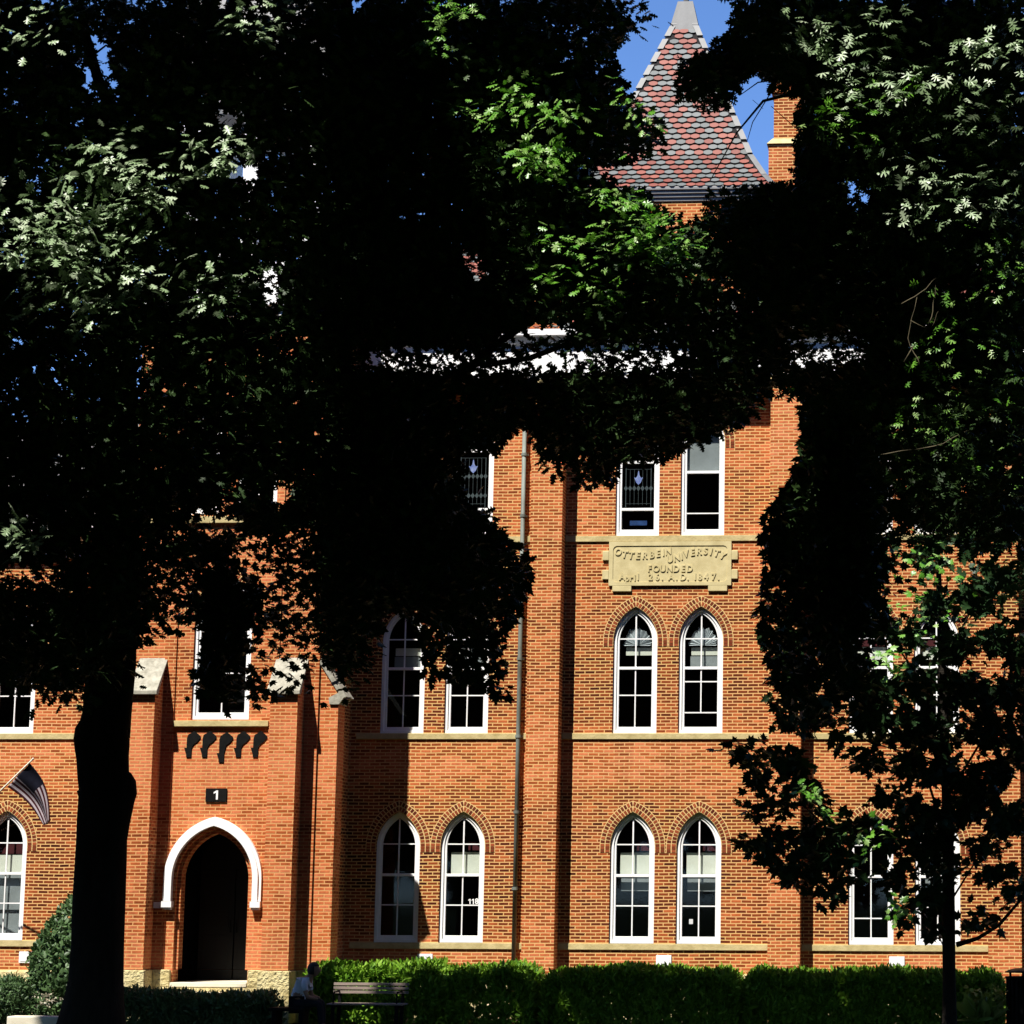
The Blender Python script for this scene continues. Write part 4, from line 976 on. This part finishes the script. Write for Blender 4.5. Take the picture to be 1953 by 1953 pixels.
# unseen oaks added round and behind the viewpoint to cut sky light
gi = 0
for x, y, r in ((-34,-20,7),(-32,-36,7),(-27,-50,7),(-20,-62,8),(-8,-66,8),(5,-64,8),(16,-54,7),(19,-40,7),(17,-26,6),(15,-13,6),(11.5,-5,5),(-30,-8,6),(-31,-3.5,4)):
    t = empty('oak_tree', (x, y, G), 'added unseen oak that blocks sky light', 'tree', 'added oaks blocking sky light')
    r += 1.2; n = 2300; v = unit(rng.normal(0,1,(n,3)))*rng.uniform(.55,1,(n,1)); P = v*np.array([r,r,9.5])+np.array([x,y,11.0]); P = P[(P[:,2] < TAN*(-P[:,1]-3.5)) | (P[:,0] > 12)]
    n = len(P); leaf_mesh('crown', [(T_BLOB, P, rng.normal(0,1,(n,3)), rng.normal(0,1,(n,3)), rng.uniform(.9,1.6,n), 0)], [M['oak']], t)  # crown of the added unseen oak
    m = MB(); m.tube([(x,y,G),(x,y,G+.5),(x+.1,y,4),(x,y,11)], [.6,.45,.38,.2], 14, rough=.03); m.build('trunk', M['bark'], t, smooth=True)  # trunk of the added unseen oak
# trunks and limbs
def limb(par, pts, mat=M['bark'], n=9, name='limb', rough=.04):
    m = MB(); m.tube([atd(x, y, Y) for x, y, Y, r in pts], [r for *_, r in pts], n, rough=rough, seed=int(pts[0][0])); return m.build(name, mat, par, smooth=True)
pA = [(2060,84,262),(1990,100,246),(1953,112,236),(1910,124,233),(1870,132,233),(1800,137,234),(1720,140,236),(1640,145,238),(1600,147,239),(1565,149,245),(1540,150,250),(1525,151,254),(1511,151,258),(1499,152,257),(1490,152,251),(1478,151,246),(1445,150,244),(1425,146,245),(1408,144,246),(1397,146,246),(1382,154,247),(1360,160,249),(1325,163,252),(1265,168,256),(1200,172,258),(1000,182,262),(700,196,258),(450,200,250),(330,196,240)]
pts, rad = trunk_from_profile(pA, -14.0); m = MB(); m.tube(pts, rad, 24, rough=.02); m.build('trunk', M['bark'], tA, smooth=True)
limb(tA, [(218,330,-14,.22),(205,200,-14.2,.10),(185,150,-14.4,.085),(160,60,-14.6,.07),(140,-60,-14.8,.06)])
limb(tA, [(222,420,-14,.24),(300,250,-14.3,.16),(420,60,-14.6,.11),(480,-80,-15,.08)])
limb(tA, [(214,600,-14,.18),(110,430,-14.6,.10),(20,330,-15,.07)]); limb(tA, [(168,110,-14.4,.02),(200,85,-14.5,.015),(222,95,-14.6,.008)])
pB = [(1990,160,236),(1900,168,230),(1700,172,228),(1400,176,226),(1100,182,226),(800,190,226),(500,196,222)]
pts, rad = trunk_from_profile(pB, -9.0); m = MB(); m.tube(pts, rad, 18, rough=.03); m.build('trunk', M['bark'], tB, smooth=True)
limb(tB, [(205,1000,-9.2,.2),(420,880,-11.5,.18),(690,820,-14,.16),(800,740,-14,.10),(890,690,-13.8,.07),(950,640,-13.8,.055),(1010,600,-13.8,.04),(1090,560,-13.8,.02)])
limb(tB, [(905,690,-13.8,.05),(1000,675,-13.6,.045),(1080,645,-13.5,.04),(1160,630,-13.4,.03),(1260,640,-13.4,.012)])
limb(tB, [(205,1000,-9.2,.2),(420,880,-11.5,.18),(690,560,-14,.16),(820,400,-14.2,.1),(960,250,-14.4,.07),(1120,120,-14.6,.03)]); limb(tB, [(205,1000,-9.2,.2),(420,880,-11.5,.18),(690,520,-14,.15),(680,200,-14.5,.12),(640,-80,-15,.09)])
limb(tB, [(700,28,-15,.03),(660,40,-15,.045),(640,60,-15,.05)])
limb(tB, [(720,410,-14,.03),(800,398,-14,.022),(845,382,-14,.012)])
pC = [(1990,2180,2260),(1500,2186,2254),(900,2190,2246),(300,2196,2236)]
pts, rad = trunk_from_profile(pC, -17.0); m = MB(); m.tube(pts, rad, 18, rough=.03); m.build('trunk', M['bark'], tC, smooth=True)
limb(tC, [(2200,700,-17,.16),(2000,420,-17,.1),(1800,250,-17,.07),(1600,150,-17,.045),(1440,190,-16.8,.02),(1390,250,-16.6,.012),(1340,340,-16.4,.006)])
limb(tC, [(2195,1000,-17,.14),(1980,800,-16.5,.09),(1800,720,-16,.06),(1600,640,-15.5,.04)])
for q in ([(1480,148,-16.6,.012),(1430,155,-16.6,.01),(1395,180,-16.5,.006)],[(1460,165,-16.6,.009),(1420,230,-16.5,.007),(1410,265,-16.5,.004)],[(1455,200,-16.6,.005),(1500,240,-16.5,.006),(1545,270,-16.5,.006)],[(1420,188,-16.5,.004),(1440,205,-16.5,.003)]):
    limb(tC, q, n=6, name='twig', rough=0)
for q in ([(1702,575,-20.8,.012),(1750,545,-20.8,.010),(1800,490,-20.9,.006)],[(1705,680,-20.8,.014),(1760,600,-20.8,.010),(1765,540,-20.8,.006),(1775,510,-20.8,.004)],[(1718,605,-20.8,.006),(1755,620,-20.8,.005),(1775,580,-20.8,.003)],[(1640,860,-20,.012),(1760,842,-20,.010),(1830,810,-20,.005)],[(1735,690,-20.6,.012),(1715,640,-20.6,.008),(1730,560,-20.6,.004)],[(1590,880,-19,.006),(1594,820,-19,.004)]):
    w_ = []
    for (x0, y0, a0, r0), (x1, y1, a1, r1) in zip(q, q[1:]):
        for i in range(4): f_ = i/4; w_.append((x0+(x1-x0)*f_+random.uniform(-3,3), y0+(y1-y0)*f_+random.uniform(-3,3), a0+(a1-a0)*f_, (r0+(r1-r0)*f_)*.62))
    w_.append((q[-1][0], q[-1][1], q[-1][2], q[-1][3]*.5)); limb(tC, w_, M['twig'], 6, 'twig', 0)
pD = [(2010,1790,1830),(1960,1796,1826),(1870,1798,1823),(1760,1797,1822),(1640,1798,1820),(1500,1796,1814),(1300,1790,1806),(1150,1786,1798),(1000,1784,1791)]
pts, rad = trunk_from_profile(pD, -6.4); m = MB(); m.tube(pts, rad, 12, rough=.04); m.build('trunk', M['bark'], tD, smooth=True)
for q in ([(1805,1782,-4.2,.05),(1845,1770,-4.3,.035),(1885,1745,-4.4,.03),(1932,1690,-4.6,.025),(1990,1600,-4.8,.015)],[(1790,1765,-4.2,.03),(1740,1725,-4.3,.02),(1690,1700,-4.4,.01)],[(1792,1600,-4.2,.03),(1740,1440,-4.4,.02),(1720,1400,-4.4,.01)],[(1790,1500,-4.2,.03),(1850,1400,-4.2,.02),(1900,1260,-4.3,.01)],[(1786,1350,-4.2,.025),(1700,1230,-4.4,.016),(1660,1120,-4.5,.008)],[(1784,1240,-4.2,.02),(1850,1120,-4.1,.012),(1880,1040,-4,.006)],[(1792,1640,-4.2,.025),(1680,1590,-4.5,.016),(1560,1560,-4.8,.012),(1430,1440,-5,.006)],[(1680,1590,-4.5,.012),(1560,1640,-4.8,.008),(1470,1600,-4.9,.005)],[(1800,1690,-4.2,.02),(1850,1610,-4.1,.012),(1920,1560,-4,.008)],[(1788,1440,-4.2,.02),(1640,1400,-4.6,.012),(1500,1290,-4.9,.006)]):
    limb(tD, [(a, b, c-2.2, d) for a, b, c, d in q], name='limb', n=7)
for par, x, y, h in ((tE, -15.5, -27, 9), (tF, 4.5, -29, 9)):
    m = MB(); m.tube([(x,y,G),(x+.05,y,G+.4),(x,y,2),(x+.1,y+.05,5),(x,y,h)], [.62,.46,.40,.36,.28], 16, rough=.03); m.build('trunk', M['bark'], par, smooth=True)
    for sx, sy in ((-4,1),(4,2),(0,-4),(1,5)):
        m = MB(); m.tube([(x,y,h-.5),(x+sx*.5,y+sy*.5,h+2.5),(x+sx,y+sy,h+6)], [.22,.14,.05], 8); m.build('limb', M['bark'], par, smooth=True)
# ------------------------------------------------------------------ hedges, shrubs and border plants
def surf_shrub(name, label, cat, foot, sdf_pts, n, T, size, mat, up=.8, group=None, inner=0, imat=None, isize=.16):
    """sdf_pts(n) -> positions and outward normals on the clipped surface; leaves stand on it"""
    o = empty(name, (foot[0], foot[1], G), label, cat, group)
    P, N0 = sdf_pts(n); P = P + rng.normal(0, .025, P.shape) - N0*rng.uniform(0, .09, (len(P), 1))
    D = unit(N0*.7 + np.array([0, 0, up]) + rng.normal(0, .45, P.shape)); Nn = unit(N0 + rng.normal(0, .8, P.shape))
    gr = [(T, P, Nn, D, size*rng.uniform(.6, 1.3, len(P)), 0)]
    if inner:
        P2, N2 = sdf_pts(inner); P2 = P2 - N2*rng.uniform(.10, .2, (len(P2), 1)); gr.append((T_BLOB, P2, N2+rng.normal(0, .3, P2.shape), rng.normal(0, 1, P2.shape), np.full(len(P2), isize), 0))
    leaf_mesh('foliage', gr, [mat], o)
    m = MB()
    for k in range(3): m.tube([(foot[0]+.1*k-.1, foot[1], G-.02), (foot[0]+.25*k-.25, foot[1], G+.35)], [.03,.015], 6)
    m.build('stem', M['bark'], o); return o
def box_surf(x0, x1, y0, y1, zt, zb=G, seed=0):
    ph = seed*1.7
    def top(x, y):
        e = np.minimum(x-x0, x1-x)/.28; e = np.clip(e, 0, 1); f = np.clip(np.minimum(y-y0, y1-y)/.18, 0, 1)
        return zt + .035*np.sin(x*2.3+ph)+.02*np.sin(x*7.1+ph) - .22*(1-np.sqrt(1-(1-e)**2)) - .10*(1-np.sqrt(1-(1-f)**2))
    def fn(n):
        at_, af, ae = (x1-x0)*(y1-y0), (x1-x0)*(zt-zb), 2*(y1-y0)*(zt-zb); s = at_+af+ae
        nt, nf = int(n*at_/s), int(n*af/s); ne = n-nt-nf
        x, y = rng.uniform(x0, x1, nt), rng.uniform(y0, y1, nt); P = [np.column_stack([x, y, top(x, y)])]; N = [np.tile([0,0,1.], (nt, 1))]
        x = rng.uniform(x0, x1, nf); z = zb+(top(x, np.full(nf, y0))-zb)*rng.random(nf)**.8
        P.append(np.column_stack([x, np.full(nf, y0)+.03*np.sin(x*5+z*7), z])); N.append(np.tile([0,-1.,0], (nf, 1)))
        y = rng.uniform(y0, y1, ne); sd = rng.integers(0, 2, ne); x = np.where(sd, x1, x0); z = zb+(top(x, y)-zb)*rng.random(ne)
        P.append(np.column_stack([x, y, z])); N.append(np.column_stack([np.where(sd, 1., -1.), np.zeros(ne), np.zeros(ne)]))
        return np.concatenate(P), np.concatenate(N)
    return fn
for i, (x0, x1, zt, lab) in enumerate(((-12.62,-10.02,.40,'lit clipped green hedge just behind the slatted bench'),(-9.90,-8.27,.38,'short clipped hedge at the foot of the drainpipe'),
                          (-8.02,-4.33,.33,'dark shaded hedge below the carved stone plaque'),(-4.14,.66,.31,'long sunlit hedge behind the slender young maple'))):
    surf_shrub('clipped_hedge', lab, 'hedge', ((x0+x1)/2, -2.5), box_surf(x0, x1, -3.3, -1.75, zt, G, i), int(9500*(x1-x0)/2.5), T_NEEDLE, .13, M['yew'], 1.0, 'clipped hedges along the wall', int(3800*(x1-x0)/2.5), isize=.13)
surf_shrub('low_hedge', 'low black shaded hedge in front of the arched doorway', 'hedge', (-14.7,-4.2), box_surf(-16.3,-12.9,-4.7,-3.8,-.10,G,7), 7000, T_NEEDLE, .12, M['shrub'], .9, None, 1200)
def revolve_surf(c, prof):          # prof: (radius, z) bottom to top
    pr = np.array(prof)
    def fn(n):
        t = rng.uniform(0, len(pr)-1.001, n*2); i = t.astype(int); f = t-i
        r = pr[i,0]*(1-f)+pr[i+1,0]*f; z = pr[i,1]*(1-f)+pr[i+1,1]*f
        k = rng.random(len(r)) < (r+.05)/(pr[:,0].max()+.05); r, z = r[k][:n], z[k][:n]; i = i[k][:n]
        a = rng.uniform(0, 2*math.pi, len(r)); r = r*(1+.06*np.sin(a*3+z*4)+.04*np.sin(a*7-z*9))
        dr, dz = pr[i+1,0]-pr[i,0], pr[i+1,1]-pr[i,1]; nn = unit(np.column_stack([np.cos(a)*dz, np.sin(a)*dz, -dr]))
        return np.column_stack([c[0]+r*np.cos(a), c[1]+r*np.sin(a), z]), nn
    return fn
surf_shrub('yew_shrub', 'tall tapering green shrub beside the thick oak trunk', 'shrub', (-17.25,-3.0), revolve_surf((-17.25,-3.0), [(.5,G),(.78,-.3),(.86,.1),(.80,.5),(.62,.95),(.36,1.4),(.05,1.75)]), 6500, T_OVAL, .11, M['shrub'], .5, None, 900)
surf_shrub('round_shrub', 'small clipped ball of green at the lower left corner', 'shrub', (-18.05,-4.2), revolve_surf((-18.05,-4.2), [(.2,-.68),(.40,-.5),(.47,-.25),(.40,0),(.22,.14),(.02,.19)]), 5200, T_NEEDLE, .08, M['shrub'], .5, None, 700, isize=.12)
# pale flowers between the ball shrub and the trunk
fo = empty('flower_clump', (-17.45, -4.1, G), 'pale flower heads on dark stems between the ball shrub and the trunk', 'flowers')
C = np.column_stack([rng.uniform(-17.75,-17.05,17), rng.uniform(-4.5,-3.9,17), rng.uniform(-.5,-.12,17)])
for c in C:
    P, N, D, S = spray(c[None], 16, .035, .05, .8); leaf_mesh('flower_head', [(T_OVAL, P, N, D, S, 0)], [M['flower']], fo)
C = np.column_stack([rng.uniform(-17.85,-16.95,60), rng.uniform(-4.5,-3.8,60), rng.uniform(-.7,-.2,60)])
P, N, D, S = spray(C, 8, .06, .10, .8); leaf_mesh('foliage', [(T_OVAL, P, N, D, S, 0)], [M['shrub']], fo)
# border plants at the right end of the long hedge
bo = empty('border_plant', (.38, -4.0, G), 'sunlit yellow green border plant with blades at the right end of the hedge', 'plant')
C = np.column_stack([rng.uniform(.0,.72,34), rng.uniform(-4.2,-3.7,34), rng.uniform(-.35,.10,34)])
P, N, D, S = spray(C, 5, .05, .12, .8); gl = [(T_OVAL, P, N, D, S, 0)]
P = np.column_stack([rng.uniform(.1,.5,26), rng.uniform(-4.1,-3.8,26), np.full(26,-.5)]); gl.append((T_NEEDLE, P, unit(rng.normal(0,1,(26,3))), unit(rng.normal(0,.25,(26,3))+np.array([0,0,1])), rng.uniform(.4,.66,26), 0))
leaf_mesh('foliage', gl, [M['hosta']], bo)

m = MB(); m.box(-17.66,-16.66,-5.25,-4.85,G-.01,-.49); sb_ = m.build('concrete_block', M['concrete'], bevel=.02)
tag(sb_, 'pale sunlit concrete block in the bed at the foot of the thick oak', 'block')

# ------------------------------------------------------------------ slatted bench
be = empty('slatted_bench', (-11.3, -3.55, G), 'weathered wooden bench with a slatted back in front of the hedge', 'bench')
bx0, bx1 = -12.02, -10.57
for i in range(3):
    z = .075-.075*i; m = MB(); m.box(bx0, bx1, -3.450+.012*i*-1, -3.422-.012*i, z-.026, z+.026); m.build('back_slat', M['bench_wood'], be, bevel=.004)
for i in range(4):
    m = MB(); m.box(bx0, bx1, -3.950+.12*i, -3.850+.12*i, G+.42, G+.45); m.build('seat_slat', M['bench_wood'], be, bevel=.004)
for x in (bx0+.12, bx1-.12):
    m = MB(); m.hexa([(x-.03,-3.530,G),(x+.03,-3.530,G),(x+.03,-3.470,G),(x-.03,-3.470,G),(x-.03,-3.418,.10),(x+.03,-3.418,.10),(x+.03,-3.370,.10),(x-.03,-3.370,.10)]); m.build('rear_leg', M['iron'], be)
    m = MB(); m.box(x-.03,x+.03,-3.950,-3.890,G,G+.419); m.box(x-.025,x+.025,-3.889,-3.531,G+.37,G+.418); m.build('front_leg', M['iron'], be)
    m = MB(); m.tube([(x,-3.920,G+.45),(x,-3.920,G+.62),(x,-3.850,G+.66),(x,-3.450,G+.66)], .016, 8); m.build('armrest', M['iron'], be)

# ------------------------------------------------------------------ litter bin
tb = empty('litter_bin', (1.04, -4.0, G), 'dark slatted litter bin with a domed lid at the right edge', 'litter bin')
c = (1.04, -4.0, 0)
m = MB()
for k in range(22):
    a = 2*math.pi*k/22; ca, sa = math.cos(a), math.sin(a); r = .30
    m.hexa([(c[0]+ca*r_-sa*w_, c[1]+sa*r_+ca*w_, z) for z in (G+.06, .28) for r_, w_ in ((r-.015,-.026),(r+.015,-.026),(r+.015,.026),(r-.015,.026))])
m.build('slats', M['iron'], tb)
m = MB(); m.lathe([(.0,G+.05),(.27,G+.05),(.27,.26),(.255,.26),(.25,G+.08)], c, 24); m.build('liner', M['door'], tb, smooth=True)
m = MB(); m.lathe([(.26,.27),(.33,.27),(.33,.31),(.26,.31),(.26,.27)], c, 28); m.lathe([(.25,G),(.32,G),(.32,G+.06),(.25,G+.06)], c, 28); m.build('rim', M['iron'], tb)
m = MB(); m.lathe([(.33,.385),(.335,.395),(.27,.43),(.14,.46),(.0,.468)], c, 28); m.lathe([(.0,.384),(.33,.384)], c, 28); m.build('lid', M['door'], tb, smooth=True)
for k in range(3):
    a = 2*math.pi*k/3+2.6; m = MB(); m.tube([(c[0]+.27*math.cos(a), c[1]+.27*math.sin(a), .29),(c[0]+.27*math.cos(a), c[1]+.27*math.sin(a), .40)], .022, 8); m.build('lid_post', M['iron'], tb)

# ------------------------------------------------------------------ seated person, leaning forward, on a low bench
m = MB(); m.box(-12.75,-12.1,-5.3,-4.75,G+.36,G+.42)
for x in (-12.7,-12.2): m.box(x,x+.08,-5.25,-4.8,G,G+.3599)
lb = m.build('low_bench', M['iron'], bevel=.01); tag(lb, 'low backless bench under the seated person in the shade', 'bench')
pe = empty('person', (-12.2, -5.0, G), 'person in a grey white shirt sitting bent forward beside the slatted bench', 'person')
def skin_mesh(name, verts, edges, rads, mat, root=0, sub=2, parent=pe):
    me = bpy.data.meshes.new(name); me.from_pydata(verts, edges, []); me.materials.append(mat)
    o = bpy.data.objects.new(name, me); link(o, parent)
    s = o.modifiers.new('skin', 'SKIN'); s.use_smooth_shade = True
    for i, r in enumerate(rads):
        d = me.skin_vertices[0].data[i]; d.radius = (r, r) if not hasattr(r, '__len__') else r; d.use_root = (i == root)
    o.modifiers.new('sub', 'SUBSURF').levels = sub; o.modifiers['sub'].render_levels = sub
    return o
Z = G
Lh = [(-12.30,-5.0,Z+.50),(-12.27,-5.0,Z+.68),(-12.17,-5.0,Z+.86),(-12.10,-5.0,Z+.93),(-12.06,-5.0,Z+.985),(-12.03,-5.0,Z+1.07),   # spine to the head
      (-12.28,-4.90,Z+.48),(-11.86,-4.88,Z+.52),(-11.84,-4.88,Z+.10),(-11.70,-4.88,Z+.05),
      (-12.28,-5.10,Z+.48),(-11.84,-5.12,Z+.50),(-11.80,-5.13,Z+.10),(-11.66,-5.14,Z+.05),
      (-12.14,-4.83,Z+.86),(-12.08,-4.80,Z+.62),(-11.90,-4.90,Z+.58),(-12.14,-5.17,Z+.86),(-12.06,-5.22,Z+.62),(-11.88,-5.10,Z+.57)]
Le = [(0,1),(1,2),(2,3),(3,4),(4,5),(0,6),(6,7),(7,8),(8,9),(0,10),(10,11),(11,12),(12,13),(3,14),(14,15),(15,16),(3,17),(17,18),(18,19)]
Lr = [(.13,.15),(.12,.14),(.11,.15),.07,.05,.07,.085,.06,.042,.035,.085,.06,.042,.035,.055,.042,.03,.055,.042,.03]
skin_mesh('body', Lh, Le, Lr, M['skin'])
skin_mesh('shirt', [Lh[0],Lh[1],Lh[2],Lh[3],Lh[14],tuple(np.array(Lh[14])*.35+np.array(Lh[15])*.65),Lh[17],tuple(np.array(Lh[17])*.35+np.array(Lh[18])*.65)], [(0,1),(1,2),(2,3),(3,4),(4,5),(3,6),(6,7)], [(.145,.165),(.135,.155),(.125,.165),.085,.07,.062,.07,.062], M['shirt'])
skin_mesh('trousers', [Lh[0],Lh[6],Lh[7],Lh[8],Lh[10],Lh[11],Lh[12]], [(0,1),(1,2),(2,3),(0,4),(4,5),(5,6)], [(.14,.16),.10,.076,.06,.10,.076,.06], M['trousers'])
for a_, b2 in ((8,9),(12,13)): skin_mesh('shoe', [tuple(np.array(Lh[a_])-np.array([.04,0,.05])), tuple(np.array(Lh[b2])+np.array([.03,0,-.005]))], [(0,1)], [.055,.042], M['shoe'])
hd = Vector(Lh[5])
bm = bmesh.new(); bmesh.ops.create_uvsphere(bm, u_segments=20, v_segments=14, radius=.105)
for v in bm.verts:
    v.co.x *= 1.0; v.co.y *= .82; v.co.z *= 1.2
    if v.co.x > .06 and abs(v.co.y) < .03 and abs(v.co.z+.01) < .03: v.co.x += .025       # nose
    v.co += hd + Vector((.03,0,.03))
me = bpy.data.meshes.new('head'); bm.to_mesh(me); bm.free(); me.materials.append(M['skin'])
for p in me.polygons: p.use_smooth = True
ho = bpy.data.objects.new('head', me); link(ho, pe)
bm = bmesh.new(); bmesh.ops.create_uvsphere(bm, u_segments=20, v_segments=14, radius=.12)
bmesh.ops.delete(bm, geom=[v for v in bm.verts if v.co.x > .055 and v.co.z < .05 or v.co.z < -.085], context='VERTS')
for v in bm.verts: v.co = Vector((v.co.x, v.co.y*.86, v.co.z*1.18)) + hd + Vector((.02,0,.035))
me = bpy.data.meshes.new('hair'); bm.to_mesh(me); bm.free(); me.materials.append(M['hair'])
for p in me.polygons: p.use_smooth = True
link(bpy.data.objects.new('hair', me), pe)
